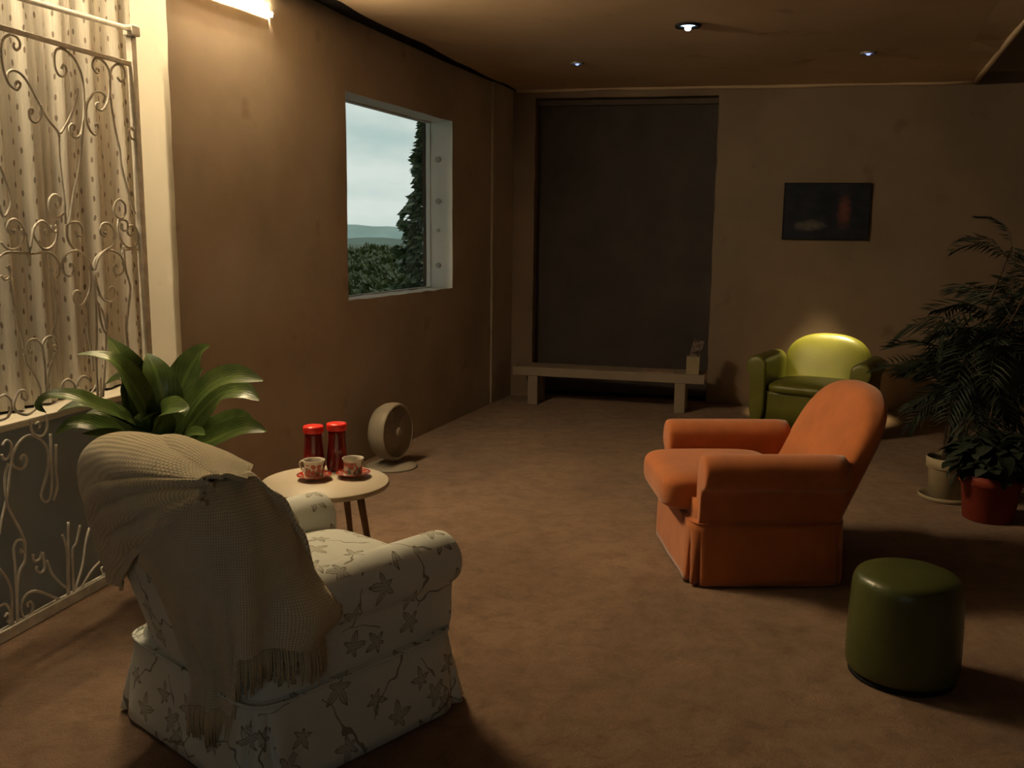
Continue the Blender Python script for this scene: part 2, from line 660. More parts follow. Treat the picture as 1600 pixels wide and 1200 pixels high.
def jitter(p, a=.004):
    return p + Vector((noise.noise(p * 9.0), noise.noise(p * 9.0 + Vector((5, 5, 5))), noise.noise(p * 9.0 + Vector((9, 1, 3))))) * a


def wall_grid(fn, u0, u1, z0, z1, holes, step, thick):
    """plaster wall with rough-edged holes (u0,u1,z0,z1) and reveals of the given thickness"""
    def cuts(a, b, extra):
        c = sorted(set([a, b] + extra))
        out = []
        for p, q in zip(c, c[1:]):
            k = max(1, int((q - p) / step))
            out += [p + (q - p) * i / k for i in range(k)]
        return out + [b]
    us = cuts(u0, u1, [h[i] for h in holes for i in (0, 1) if u0 < h[i] < u1])
    zs = cuts(z0, z1, [h[i] for h in holes for i in (2, 3) if z0 < h[i] < z1])
    idx, vs, fs = {}, [], []

    def inhole(u, z):
        return any(h[0] + 1e-6 < u < h[1] - 1e-6 and h[2] + 1e-6 < z < h[3] - 1e-6 for h in holes)

    def vert(i, j):
        if (i, j) not in idx:
            p = fn(us[i], zs[j], 0)
            e = any((abs(us[i] - h[0]) < 1e-6 or abs(us[i] - h[1]) < 1e-6) and h[2] - 1e-6 <= zs[j] <= h[3] + 1e-6 or
                    (abs(zs[j] - h[2]) < 1e-6 or abs(zs[j] - h[3]) < 1e-6) and h[0] - 1e-6 <= us[i] <= h[1] + 1e-6 for h in holes)
            n = noise.noise(Vector((us[i] * 2.2, zs[j] * 2.2, thick * 7)))
            p = fn(us[i], zs[j], n * .004)
            if e or i == 0:
                ud = (fn(us[i] + .01, zs[j], 0) - fn(us[i], zs[j], 0)).normalized()
                p = p + ud * (noise.noise(p * 9.0) * .010) + Vector((0, 0, noise.noise(p * 9.0 + Vector((9, 1, 3))) * (.008 if i else 0)))
            idx[(i, j)] = len(vs)
            vs.append(p)
        return idx[(i, j)]
    for i in range(len(us) - 1):
        for j in range(len(zs) - 1):
            if not inhole((us[i] + us[i + 1]) / 2, (zs[j] + zs[j + 1]) / 2):
                fs.append((vert(i, j), vert(i + 1, j), vert(i + 1, j + 1), vert(i, j + 1)))
    return vs, fs, us, zs, idx


# ------------------------------------------------------------------ floor
o = mesh('floor', [(-4.5, -2.6, 0), (6.0, -2.6, 0), (6.0, 9.6, 0), (-4.5, 9.6, 0), (-4.5, -2.6, -.2), (6.0, -2.6, -.2), (6.0, 9.6, -.2), (-4.5, 9.6, -.2)],
         [(0, 1, 2, 3), (4, 7, 6, 5), (0, 4, 5, 1), (1, 5, 6, 2), (2, 6, 7, 3), (3, 7, 4, 0)], M_FLOOR, smooth=False)
tag(o, kind='structure')

# ------------------------------------------------------------------ left wall with window opening
WIN = (1.675, 3.405, 1.145, 2.50)
TH = .27
vs, fs, us, zs, idx = wall_grid(lw, 0, LLEN, 0, TOP, [WIN], .12, 1)
b = len(vs)
# outer face and end faces
vs += [lw(-.001, 0, -TH), lw(LLEN, 0, -TH), lw(LLEN, TOP, -TH), lw(-.001, TOP, -TH)]
OW = [lw(WIN[0], WIN[2], -TH), lw(WIN[1], WIN[2], -TH), lw(WIN[1], WIN[3], -TH), lw(WIN[0], WIN[3], -TH)]
vs += OW
EDGE = [vs[idx[(0, j)]].copy() for j in range(len(zs))]
fs += [(b, b + 4, b + 7, b + 3), (b + 1, b + 2, b + 6, b + 5), (b, b + 1, b + 5, b + 4), (b + 3, b + 7, b + 6, b + 2)]
wl = mesh('wall_left', vs, fs, M_WALL, smooth=False)
tag(wl, kind='structure')


# window reveal, built from the same ragged edge
def loop_of(h):
    out = []
    iu = [i for i, u in enumerate(us) if h[0] - 1e-6 <= u <= h[1] + 1e-6]
    iz = [j for j, z in enumerate(zs) if h[2] - 1e-6 <= z <= h[3] + 1e-6]
    for i in iu: out.append(idx[(i, iz[0])])
    for j in iz[1:]: out.append(idx[(iu[-1], j)])
    for i in reversed(iu[:-1]): out.append(idx[(i, iz[-1])])
    for j in reversed(iz[1:-1]): out.append(idx[(iu[0], j)])
    return out


lp = loop_of(WIN)
ring0 = [Vector(vs[i]) for i in lp]
ring1 = [p - LN * (TH - .03) for p in ring0]
n0 = len(ring0)
win = thing('window_1', 'square window opening with pale plaster reveal looking onto trees', 'window', lw((WIN[0] + WIN[1]) / 2, WIN[2], -.1))
tag(win, kind='structure')
inv = Matrix.Translation(-win.location)
rv = mesh('window_reveal', [inv @ p for p in ring0 + ring1], [(i, (i + 1) % n0, n0 + (i + 1) % n0, n0 + i) for i in range(n0)], M_REVEAL, win, smooth=False)
M_STAIN = simple('filled_bolt_plaster', (.34, .32, .27), .9, .05)
# dark stains where bolts sat in the far reveal
stm = MB()
for z, r in ((1.33, .022), (1.62, .014), (1.86, .024), (2.2, .026)):
    fr = Matrix.Translation(inv @ lw(WIN[1] - .004, z, -.13)) @ LD.to_track_quat('Z', 'Y').to_matrix().to_4x4()
    stm.lathe([(0.0001, -.004), (r, -.003), (r, .006)], 14, fr)
stm.build('bolt_hole', M_STAIN, win, smooth=False)
fm = MB()
PO = -.215
for a, c_ in (((WIN[0], WIN[2]), (WIN[1], WIN[2])), ((WIN[1], WIN[2]), (WIN[1], WIN[3])), ((WIN[1], WIN[3]), (WIN[0], WIN[3])), ((WIN[0], WIN[3]), (WIN[0], WIN[2]))):
    p, q = inv @ lw(*a, PO), inv @ lw(*c_, PO)
    d = (q - p)
    rot = Matrix((d.normalized(), LN, d.normalized().cross(LN))).transposed()
    fm.box((p + q) / 2, (d.length, .03, .012), rot)
fm.build('window_frame', M_REVEAL, win, smooth=False)
gt = NT('window_glass')
gt.t.nodes.remove(gt.b)
g_o = [n for n in gt.t.nodes if n.type == 'OUTPUT_MATERIAL'][0]
g_t = gt.n('BsdfTransparent'); g_g = gt.n('BsdfGlossy'); g_m = gt.n('MixShader'); g_f = gt.n('LayerWeight')
g_g.inputs['Roughness'].default_value = .02
g_t.inputs['Color'].default_value = (.97, .98, .975, 1)
g_f.inputs['Blend'].default_value = .5
gt.set(g_m, 0, gt.math('ADD', .02, gt.math('MULTIPLY', gt.math('POWER', g_f.outputs['Facing'], 5.0), .7))); gt.set(g_m, 1, g_t.outputs[0]); gt.set(g_m, 2, g_g.outputs[0])
gt.t.links.new(g_m.outputs[0], g_o.inputs['Surface'])
mesh('pane', [inv @ lw(WIN[0], WIN[2], PO), inv @ lw(WIN[1], WIN[2], PO), inv @ lw(WIN[1], WIN[3], PO), inv @ lw(WIN[0], WIN[3], PO)], [(0, 1, 2, 3)], gt.m, win, smooth=False)


def portal(name, center, normal, w, h):
    l = bpy.data.lights.new(name, 'AREA')
    l.shape = 'RECTANGLE'
    l.size, l.size_y = w, h
    l.cycles.is_portal = True
    ob = bpy.data.objects.new(name, l)
    COL.objects.link(ob)
    ob.location = center
    ob.rotation_euler = (-normal).to_track_quat('Z', 'Y').to_euler()
    return ob


portal('daylight_portal', lw((WIN[0] + WIN[1]) / 2, (WIN[2] + WIN[3]) / 2, -TH - .02), LN, WIN[1] - WIN[0], WIN[3] - WIN[2])

# shallow plaster pier on the left wall next to the back corner
pm = MB()
pr = []
for k in range(25):
    z = TOP * k / 24
    pr.append([jitter(lw(LLEN - .55, z, .0), .006), jitter(lw(LLEN - .53, z, .014), .006), jitter(lw(LLEN - .005, z, .014), .0), lw(LLEN - .005, z, 0)])
pm.rings(pr)
tag(pm.build('trim_1', M_WALL, smooth=False), kind='structure')

# ------------------------------------------------------------------ back wall with a wide opening
OPN = (.226, 1.935, 0.0, 2.875)
vs, fs, us, zs, idx = wall_grid(bw, -.3, 6.2, 0, TOP, [OPN], .14, 2)
RD = .16
b = len(vs)
for (u, z) in ((OPN[0], 0), (OPN[0], OPN[3]), (OPN[1], OPN[3]), (OPN[1], 0)):
    vs += [bw(u, z, 0), bw(u, z, -RD - .06)]
fs += [(b, b + 1, b + 3, b + 2), (b + 2, b + 3, b + 5, b + 4), (b + 4, b + 5, b + 7, b + 6)]
tag(mesh('wall_back', vs, fs, M_BACK, smooth=False), kind='structure')
bq = [bw(u, z, o_) for o_ in (-RD - .05, -RD - .12) for u, z in ((OPN[0] - .2, 0), (OPN[1] + .2, 0), (OPN[1] + .2, OPN[3] + .2), (OPN[0] - .2, OPN[3] + .2))]
tag(mesh('blind_light_stop', bq, [(0, 1, 2, 3), (4, 7, 6, 5), (0, 4, 5, 1), (1, 5, 6, 2), (2, 6, 7, 3), (3, 7, 4, 0)], M_BLACK, smooth=False), kind='structure')  # unseen board added behind the blind to stop sky light leaking in
bl = thing('blackout_blind', 'tall blackout blind of dark cloth filling the opening behind the bench', 'blind', bw((OPN[0] + OPN[1]) / 2, 0, -RD))
bl.rotation_euler = (0, 0, atan2(BD.y, BD.x))
hw = (OPN[1] - OPN[0]) / 2
t_ = NT('blackout_cloth')
co_ = t_.coord()
t_.base(t_.ramp(t_.noise(co_, 2.5, 5), [(.3, (.060, .052, .050)), (.7, (.085, .074, .070))]), .95, .05)
t_.bump(t_.noise(co_, 6, 4), .3, .02)
M_BLIND = t_.m
gv, gf = [], []
NX, NZ = 24, 30
for j in range(NZ + 1):
    for i in range(NX + 1):
        x = -hw + 2 * hw * i / NX
        z = .01 + (OPN[3] - .012) * j / NZ
        gv.append((x, noise.noise(Vector((x * 3, z * 1.2, 4))) * .012, z))
for j in range(NZ):
    for i in range(NX):
        a = j * (NX + 1) + i
        gf.append((a, a + 1, a + NX + 2, a + NX + 1))
mesh('cloth', gv, gf, M_BLIND, bl)
MB().box((0, -.04, OPN[3] - .035), (2 * hw, .06, .05)).build('head_rail', simple('dark_brown_rail', (.10, .075, .055), .7, .2), bl, smooth=False, bevel=.004)
MB().box((0, -.035, .03), (2 * hw - .02, .02, .03)).build('bottom_bar', M_BLACK, bl, smooth=False, bevel=.003)

# ------------------------------------------------------------------ niche with parapet on the left, jamb, near wall
G0 = Vector((-1.99, 3.414, 0))
GD = Vector((.2296, .973, 0)).normalized()
GN = Vector((GD.y, -GD.x, 0))


def gp(u, z, off=0.0): return G0 + GD * u + GN * off + Vector((0, 0, z))


jv = []
ND = .62
NJ = len(EDGE) - 1
for k in range(NJ + 1):
    a = EDGE[k]
    p = E0 + Vector((0, 0, a.z))
    jv += [a, p - LN * .08 + LD * .004, p - LN * ND]
tag(mesh('trim_2', jv, [(3 * k + c, 3 * k + c + 1, 3 * k + c + 4, 3 * k + c + 3) for k in range(NJ) for c in (0, 1)], M_JAMB, smooth=False), kind='structure')
SILL = .835
# parapet under the curtain
pv = [gp(-1.35, 0, -.065), gp(1.42, 0, -.065), gp(1.42, SILL - .03, -.065), gp(-1.35, SILL - .03, -.065),
      gp(-1.35, 0, -.34), gp(1.42, 0, -.34), gp(1.42, SILL - .03, -.34), gp(-1.35, SILL - .03, -.34)]
BX = [(0, 1, 2, 3), (4, 7, 6, 5), (0, 4, 5, 1), (1, 5, 6, 2), (2, 6, 7, 3), (3, 7, 4, 0)]
tag(mesh('wall_niche', pv, BX, M_PARAPET, smooth=False), kind='structure')
sv = [gp(-1.35, SILL - .03, -.05), gp(1.40, SILL - .03, -.05), gp(1.40, SILL, -.05), gp(-1.35, SILL, -.05),
      gp(-1.35, SILL - .03, -.34), gp(1.40, SILL - .03, -.34), gp(1.40, SILL, -.34), gp(-1.35, SILL, -.34)]
tag(mesh('trim_3', sv, BX, M_JAMB, smooth=False, bevel=.004), kind='structure')
# closing wall behind the curtain and the near continuation of the left wall
cv = [gp(-1.5, 0, -.36), gp(1.75, 0, -.36), gp(1.75, TOP, -.36), gp(-1.5, TOP, -.36), gp(-1.5, 0, -.5), gp(1.75, 0, -.5), gp(1.75, TOP, -.5), gp(-1.5, TOP, -.5)]
tag(mesh('wall_niche_back', cv, BX, M_WALL, smooth=False), kind='structure')
nv = []
for z in (0, TOP):
    nv += [gp(-1.35, z, 0), gp(-1.35, z, -.5), Vector((-4.4, -1.2, z)), Vector((-2.95, -1.2, z))]
tag(mesh('wall_near_left', nv, [(0, 1, 2, 3), (4, 7, 6, 5), (0, 4, 5, 1), (3, 2, 6, 7), (0, 3, 7, 4), (1, 5, 6, 2)], M_WALL, smooth=False), kind='structure')

# ------------------------------------------------------------------ right and rear walls (outside the frame), with an unseen opening added behind the viewer for fill light
rv_ = [(5.4, -1.2, 0), (5.55, -1.2, 0), (5.55, 9.0, 0), (5.4, 9.0, 0), (5.4, -1.2, TOP), (5.55, -1.2, TOP), (5.55, 9.0, TOP), (5.4, 9.0, TOP)]
tag(mesh('wall_right', rv_, [(0, 3, 2, 1), (4, 5, 6, 7), (0, 1, 5, 4), (2, 3, 7, 6), (0, 4, 7, 3), (1, 2, 6, 5)], M_BACK, smooth=False), kind='structure')
RW = (-1.5, -.05, .9, 2.0)


def rw(x, z, o=0): return Vector((x, -1.2 - o, z))


rb = MB()
for (x0, x1, z0, z1) in ((-4.4, RW[0], 0, TOP), (RW[1], 5.4, 0, TOP), (RW[0], RW[1], 0, RW[2]), (RW[0], RW[1], RW[3], TOP)):
    rb.box(((x0 + x1) / 2, -1.25, (z0 + z1) / 2), (x1 - x0, .1, z1 - z0))
tag(rb.build('wall_rear', M_BACK, smooth=False), kind='structure')
portal('rear_fill_portal', Vector(((RW[0] + RW[1]) / 2, -1.32, (RW[2] + RW[3]) / 2)), Vector((0, 1, 0)), RW[1] - RW[0], RW[3] - RW[2])

# ------------------------------------------------------------------ ceilings
uo = [(-4.5, -2.6, TOP), (5.6, -2.6, TOP), (5.6, 9.6, TOP), (-4.5, 9.6, TOP)]
tag(mesh('ceiling_slab', uo + [(x, y, TOP + .15) for x, y, z in uo], BX, M_VOID, smooth=False), kind='structure')
pL0 = on_floor(520, 0, CEIL)
pLB = bw(.045, CEIL, 0.0)
dirL = (pLB - pL0).normalized()
pR0, pR1 = on_floor(1600, 40, CEIL), on_floor(1515, 130, CEIL)
pRB = bw(4.13, CEIL, 0.0)
pLN = pLB - dirL * 9.6
pRN = pRB - (pRB - pR0).normalized() * 9.2
corn = [pLN, pRN, pRB, pLB]


def lerp(a, b, t): return a + (b - a) * t


# panel as a grid so its edges can be slightly uneven
pv, pf = [], []
NA, NB = 30, 16
for j in range(NA + 1):
    for i in range(NB + 1):
        p = lerp(lerp(corn[0], corn[1], i / NB), lerp(corn[3], corn[2], i / NB), j / NA)
        p = p + Vector((0, 0, noise.noise(p * 1.4) * .006))
        if i in (0, NB): p = jitter(p, .02)
        pv.append(p)
for j in range(NA):
    for i in range(NB):
        a = j * (NB + 1) + i
        pf.append((a, a + 1, a + NB + 2, a + NB + 1))
b = len(pv)
pv += [c + Vector((0, 0, .09)) for c in corn]
pf += [(b, b + 3, b + 2, b + 1)]
for j in range(NA):  # side skirts
    for i in (0, NB):
        a = j * (NB + 1) + i
        k = len(pv)
        pv += [pv[a] + Vector((0, 0, .09)), pv[a + NB + 1] + Vector((0, 0, .09))]
        pf.append((a, a + NB + 1, k + 1, k))
tag(mesh('ceiling', pv, pf, M_CEIL, smooth=False), kind='structure')
# rounded plaster lip along the back and right edge of the dropped panel
lip = MB()
lip.tube([lerp(pRN, pRB - dirL * .02, t / 12) + Vector((-.02, 0, -.004)) for t in range(13)], .022, 8)
tag(lip.build('trim_4', M_CEIL), kind='structure')
lip = MB()
lip.tube([jitter(lerp(pLB, pRB, t / 14) + BN * .02 + Vector((0, 0, -.004)), .012) for t in range(15)], .02, 8)
tag(lip.build('trim_5', M_CEIL), kind='structure')
# black shadow-gap batten along the left edge of the panel
out = Vector((-dirL.y, dirL.x, 0))
bt = MB()
rr = []
for k in range(31):
    p = jitter(lerp(pLN, pLB, k / 30), .01)
    wv = .125 if k < 29 else .05
    rr.append([p + Vector((0, 0, .0)) - out * .005, p + out * wv, p + out * wv + Vector((0, 0, .09)), p - out * .005 + Vector((0, 0, .09))])
bt.rings(rr)
tag(bt.build('trim_6', M_BLACK, smooth=False), kind='structure')

# ------------------------------------------------------------------ strip light on the left wall
SZ = 2.762
su0, su1 = .04, .84
st = thing('strip_light', 'long glowing warm white strip light high on the left wall', 'light', lw((su0 + su1) / 2, SZ, .0))
st.matrix_world = Matrix.Translation(lw((su0 + su1) / 2, SZ, .020)) @ Matrix.Rotation(atan2(LD.y, LD.x), 4, 'Z') @ Matrix.Rotation(radians(-80), 4, 'X')
sl = su1 - su0
# local: x along wall, y = -LN ... (rotation puts +y to the left of LD, i.e. out of the room)
hm = MB()
hm.box((0, -.03, .030), (sl + .02, .030, .005))
hm.box((-sl / 2 - .007, -.03, .012), (.006, .030, .034)).box((sl / 2 + .007, -.03, .012), (.006, .030, .034))
hm.box((0, -.0190, .0064), (sl, .0018, .0142)).box((0, -.0410, .0060), (sl, .0018, .0160))
hm.build('housing', M_VOID, st, smooth=False)
MB().box((0, -.03, .004), (sl, .020, .010)).build('diffuser', M_STRIP, st, smooth=False)


# second strip inside the head of the niche, above the frame
ns = thing('niche_strip_light', 'warm strip light in the head of the curtained niche above the gate', 'light', gp(.15, 3.2, -.05), atan2(GD.y, GD.x))
MB().box((0, 0, .03), (1.7, .05, .03)).build('housing', M_VOID, ns, smooth=False)
MB().box((0, 0, .008), (1.68, .036, .012)).build('diffuser', emit('niche_diffuser', (1.0, .80, .50), NICHE_POWER), ns, smooth=False)
MB().box((0, .14, .10), (1.7, .42, .10)).build('mounting_board', M_VOID, ns, smooth=False)

# ------------------------------------------------------------------ scrollwork gate
GATE_LEN = 1.03
gate = thing('scrollwork_gate', 'white wrought iron gate of curling scrolls in front of lace curtain', 'gate', G0, atan2(GD.y, GD.x))
# local: x along the gate, y = -GN, z up


def gl(x, y, off=0.0):
    p = on_plane(x, y, G0, GN)
    return Vector(((p - G0).dot(GD), off, p.z))


XM = -.06  # the pattern mirrors about this post line, outside the frame


def bar(name, p, q, w, d):
    p, q = Vector(p), Vector(q)
    dv = q - p
    ax = dv.normalized()
    yv = Vector((0, 1, 0))
    zv = ax.cross(yv).normalized()
    rot = Matrix((ax, yv, zv)).transposed()
    return MB().box((p + q) / 2, (dv.length, d, w), rot).build(name, M_GATE, gate, smooth=False, bevel=.002)


xr = 1.035
xl = 2 * XM - xr
bar('post', (xr, 0, .0), (xr, 0, 2.50), .036, .03)
bar('post', (xl, 0, .0), (xl, 0, 2.50), .036, .03)
bar('bottom_rail', (xl, 0, .025), (xr, 0, .025), .045, .03)
bar('cross_rail', (xl, 0, 2.345), (xr, 0, 2.345), .020, .016)
MB().tube([(xl, -.02, 2.42), (XM, -.02, 2.455), (xr, -.02, 2.495)], .012, 10).build('top_rail', M_GATE, gate)
for x in (xl, xr):
    MB().box((x - .01, -.012, 2.49), (.06, .05, .045)).build('bracket', M_GATE, gate, smooth=False, bevel=.004)

STROKES = [
    [(20.6, 67), (19.5, 72.5), (23.8, 78), (29, 74.7), (29, 65), (22.7, 56.7), (13, 54.6), (3.2, 61.7), (0, 73.6), (0.5, 86), (2, 100), (7.6, 121), (16, 135), (25, 140), (30, 135), (29, 128), (24.5, 128), (24, 132)],
    [(13.4, 121), (13, 116), (16, 111.5), (24, 110), (34.6, 116), (45.5, 130), (57.4, 151.6), (73.6, 182), (91, 204.7), (93.5, 214)],
    [(62, 163), (64, 171), (62, 183), (55, 191), (46.5, 186.7), (44, 175.4), (47.6, 169.4), (50.5, 173), (48, 178)],
    [(97.5, 107), (99.6, 101.4), (104, 104), (105, 112.6), (99.6, 119), (92, 116), (86.6, 101.8), (86.6, 83.4), (93, 75.8), (104, 79), (118, 93), (127.8, 114.8), (132, 143), (133, 171), (132, 188), (127.8, 208), (120, 215), (111.5, 209), (109.4, 199), (114, 194), (118, 198), (116, 204)],
    [(93.6, 208), (101.8, 195), (112.6, 173), (119, 151.6), (120, 138.6)],
    [(93.6, 214), (93.5, 230), (95, 258), (100, 300), (103, 332), (104, 350)],
    [(130, 188), (126.7, 216.6), (125.5, 235), (122, 266), (114, 300), (109, 332), (107, 348)],
    [(151.6, 109), (154, 106), (156, 111.5), (152.7, 114), (147, 108), (145.5, 98.5), (150.5, 91), (159, 92.7), (169, 104), (173, 119), (173, 141), (169, 160), (161, 172), (152.7, 169), (151.6, 162), (156, 161)],
    [(160, 160), (163, 151), (156, 144), (147, 144.7), (138.6, 155), (134, 166), (133.5, 188), (141, 206), (148, 210), (153, 202), (150.5, 193), (147, 196)],
    [(185, 121), (189.5, 127), (195, 123.5), (196, 112.6), (191.7, 103), (183, 100.7), (175.4, 108), (173, 121), (173, 141), (176.5, 173), (182, 206), (188, 234), (190, 256), (198, 288), (206, 316), (212, 334)],
    [(210, 147), (213, 173), (213, 201), (210, 216.6), (203.6, 215.5), (199.7, 205.8), (203.6, 200), (207, 204)],
    [(0, 256), (8, 276), (17, 304), (18, 320), (12, 334), (6, 338), (2, 328), (0, 318)],
    [(17, 361), (21, 359), (21, 363), (16, 366), (10, 358), (11, 348), (20, 342.4), (30, 348), (36, 360), (35, 376), (28, 386), (18, 390), (6, 386), (0, 378)],
    [(36, 358), (42, 374), (46.4, 388), (47.6, 400), (48, 416)],
    [(46.4, 388), (49, 368), (53, 354), (62, 345.6), (70, 348), (76, 356), (75, 364), (70, 367), (67, 362), (70, 359)],
    [(52, 356), (53, 366), (58, 376), (68, 388), (78, 388), (88, 378), (91, 360), (91, 344)],
    [(79, 352), (80, 360), (85, 363), (88, 356), (85, 352)],
    [(88, 318), (91, 324), (95, 320), (94, 310), (87, 304), (79, 310), (78, 324), (83, 336), (92, 340), (100, 334)],
    [(104, 350), (112, 347), (122, 348), (128, 358), (127, 367), (121, 368), (118, 363), (121, 360)],
    [(106, 352), (106, 368), (111, 382), (120, 390), (130, 396), (140, 408), (146, 422)],
    [(161, 364), (165, 363), (163, 369), (157, 366), (155, 358), (160, 349), (170, 350), (177, 360), (178, 374), (172, 386), (162, 392), (152, 404), (147, 422)],
    [(0, 402), (8, 396), (20, 394), (48, 396), (70, 394), (80, 395), (90, 404), (96, 416)],
    [(9, 418), (12, 414), (15, 422), (12, 434), (6, 437), (0, 430)],
    [(84, 424), (81, 420), (82, 428), (88, 433), (93, 428), (95, 418)],
    [(108, 418), (109, 412), (113, 414), (114, 424), (108, 431), (100, 428), (97, 418), (98, 404), (106, 394), (118, 391)],
    [(185, 417), (181, 413), (178, 420), (183, 429), (190, 428), (195, 420), (193, 406), (186, 396), (172, 391), (158, 396), (149, 408), (148, 422)],
    [(186, 311), (194, 320), (194, 334), (187, 341), (179, 336), (176.4, 326), (180, 315), (186, 311)],
    [(187, 341), (185, 356), (189, 372), (197, 384), (208, 387), (215, 380), (216, 364), (210, 353), (202, 354), (200, 362), (204, 368), (209, 365)],
    [(190, 350), (189, 355), (192, 360), (198, 358), (198, 348), (192, 343), (186, 344)],
    [(193, 398), (193, 392), (208, 389), (222, 391)],
    [(192, 384), (195, 420), (200, 438), (202.5, 452.5), (199, 485), (196, 513), (199, 541), (198, 575)],
    [(2, 433), (10, 434), (15, 431), (19.5, 452), (26, 491), (36, 528), (38, 545)],
    [(46.6, 548), (50, 550), (47, 555), (41, 551), (40, 541), (45.5, 531.5), (55, 530.5), (63, 539), (66, 550), (69, 576), (71.5, 615)],
    [(39, 552), (43, 569), (55, 587), (63, 604), (65, 619)],
    [(85.5, 548), (81, 545), (82, 540), (86, 541)],
    [(66, 550), (67, 539), (73.6, 528), (83, 526), (90, 535), (90, 552), (81, 569), (76, 589), (75, 617)],
    [(83, 433), (84.5, 452), (88, 480.6), (86.6, 504), (83, 515), (81, 524)],
    [(141, 418), (143, 442), (138.6, 463), (129, 477), (120, 474), (116, 463), (119, 455), (125.6, 456), (128, 461), (125, 464)],
    [(147, 422), (150.5, 446), (158, 465.5), (170, 472), (177.6, 465.5), (178.7, 452.5), (172, 448), (168, 455)],
    [(138.6, 474), (138.6, 517.5), (143, 543), (147, 580)],
    [(146, 424), (149.5, 489), (149.5, 582), (152, 626)],
    [(151.6, 470), (162, 489), (167, 511), (166, 550), (163.5, 593), (162, 620)],
    [(154, 478), (156, 502), (165, 520), (167, 489)],
    [(0, 621), (8.7, 617), (17, 623.6), (19.5, 636.6), (13, 652), (0, 657)],
    [(32.5, 621.4), (39, 624.7), (42, 619), (37, 610.6), (28, 611.7), (21.7, 625), (20.6, 636.6), (28, 645), (43, 647.4), (56, 636.6), (62, 626)],
    [(97.5, 611), (98.5, 600), (106, 593), (115, 597.6), (118, 606), (113.7, 623)],
    [(119, 604), (123.5, 591), (132, 588), (138.6, 593)],
    [(114, 616), (122, 623), (130, 622), (143, 615), (151.6, 602)],
    [(150.5, 589), (152, 628), (150, 670)],
    [(158, 589), (159, 628), (158, 672)],
    [(46, 658), (48, 672), (56, 681), (66, 680), (72, 668), (72, 646)],
    [(57, 663), (61, 660), (64, 664), (62, 669)],
    [(2, 696), (8, 688), (15, 692), (16, 704), (10, 716), (4, 717), (1, 710)],
    [(33, 718), (36, 712), (41, 712), (43, 720), (39, 730), (32, 733), (22, 728), (20, 718), (24, 704), (32, 690), (44, 681), (58, 683), (70, 692), (76, 706), (77, 724), (74, 744), (68, 764), (66, 776), (71, 784), (79, 780), (82, 760), (82, 732), (81, 700), (80, 678)],
    [(86, 694), (86, 732), (88, 760), (82, 782)],
    [(20, 720), (16, 744), (14, 764), (9, 790), (4, 812), (0, 836)],
    [(11, 724), (6, 748), (9, 784), (18, 806), (30, 828), (38, 848)],
    [(40, 846), (41, 866), (40, 878), (33, 890), (29, 912), (28, 940), (30, 976)],
    [(30, 858), (32, 863), (37, 858), (35, 845), (26, 844), (20, 854), (20, 864), (22, 884), (24, 912), (25, 952), (26, 978)],
    [(0, 888), (12, 904), (19, 924), (20, 960), (22, 980)],
    [(50, 866), (52, 876), (60, 874), (64, 862)],
    [(68, 864), (71, 886), (66, 895), (59, 892), (59, 885)],
    [(72, 876), (80, 896), (94, 912), (106, 920)],
    [(45, 948), (44, 943), (49, 940), (53, 947), (50, 958), (41, 966), (36, 960), (34, 948), (40, 932), (52, 924), (68, 926), (84, 933), (98, 938)],
    [(105, 932), (104, 880), (101, 850), (96, 836)],
    [(109, 928), (108, 860), (108, 816)],
    [(114, 924), (112, 862), (118, 848), (124, 820)],
    [(119, 920), (130, 884), (135, 850), (140, 828), (146, 822)],
    [(123, 924), (140, 894), (158, 874)],
    [(162, 897), (160, 888), (168, 884), (174, 888), (170, 898), (165, 902)],
    [(6, 964), (10, 958), (14, 964), (10, 972)],
    [(16, 976), (17, 956), (10, 944), (0, 948)],
]
for k, s in enumerate(STROKES):
    pts = catmull([gl(x, y) for x, y in s], 5)
    off = .004 * (1 if k % 2 else -1)
    pts = [Vector((p.x, off, max(.03, p.z))) for p in pts]
    g = MB().tube(pts, .0056, 6)
    g.build('scroll', M_GATE, gate)
    g2 = MB()
    g2.v = [Vector((2 * XM - v.x, v.y, v.z)) for v in g.v]
    g2.f = [list(reversed(f)) for f in g.f]
    g2.build('scroll', M_GATE, gate)

# ------------------------------------------------------------------ lace curtain
NU, NV = 260, 40
cv, cf, cuv = [], [], []
L0, L1 = -1.3, 1.36
arc = 0.0
prev = None
for i in range(NU + 1):
    u = L0 + (L1 - L0) * i / NU
    fold = .016 * sin(u * 34 + 1.7 * sin(u * 5)) + .010 * sin(u * 71 + 2 * sin(u * 9))
    if prev is not None: arc += sqrt((u - prev[0]) ** 2 + (fold - prev[1]) ** 2)
    prev = (u, fold)
    for j in range(NV + 1):
        t = j / NV
        z = SILL + .012 + (3.15 - SILL) * t
        spread = 1 + .35 * (1 - t)
        wob = .010 * noise.noise(Vector((u * 4, z * 1.1, 2)))
        cv.append(gp(u + .05 * (1 - t) * sin(u * 6) * .6, z, -.20 + fold * spread + wob))
        cuv.append((arc, z))
for i in range(NU):
    for j in range(NV):
        a = i * (NV + 1) + j
        cf.append((a, a + NV + 1, a + NV + 2, a + 1))
o = mesh('lace_curtain', cv, cf, M_LACE, uvs=cuv)
tag(o, 'cream lace curtain with small dark eyelets hanging behind the gate', 'curtain')


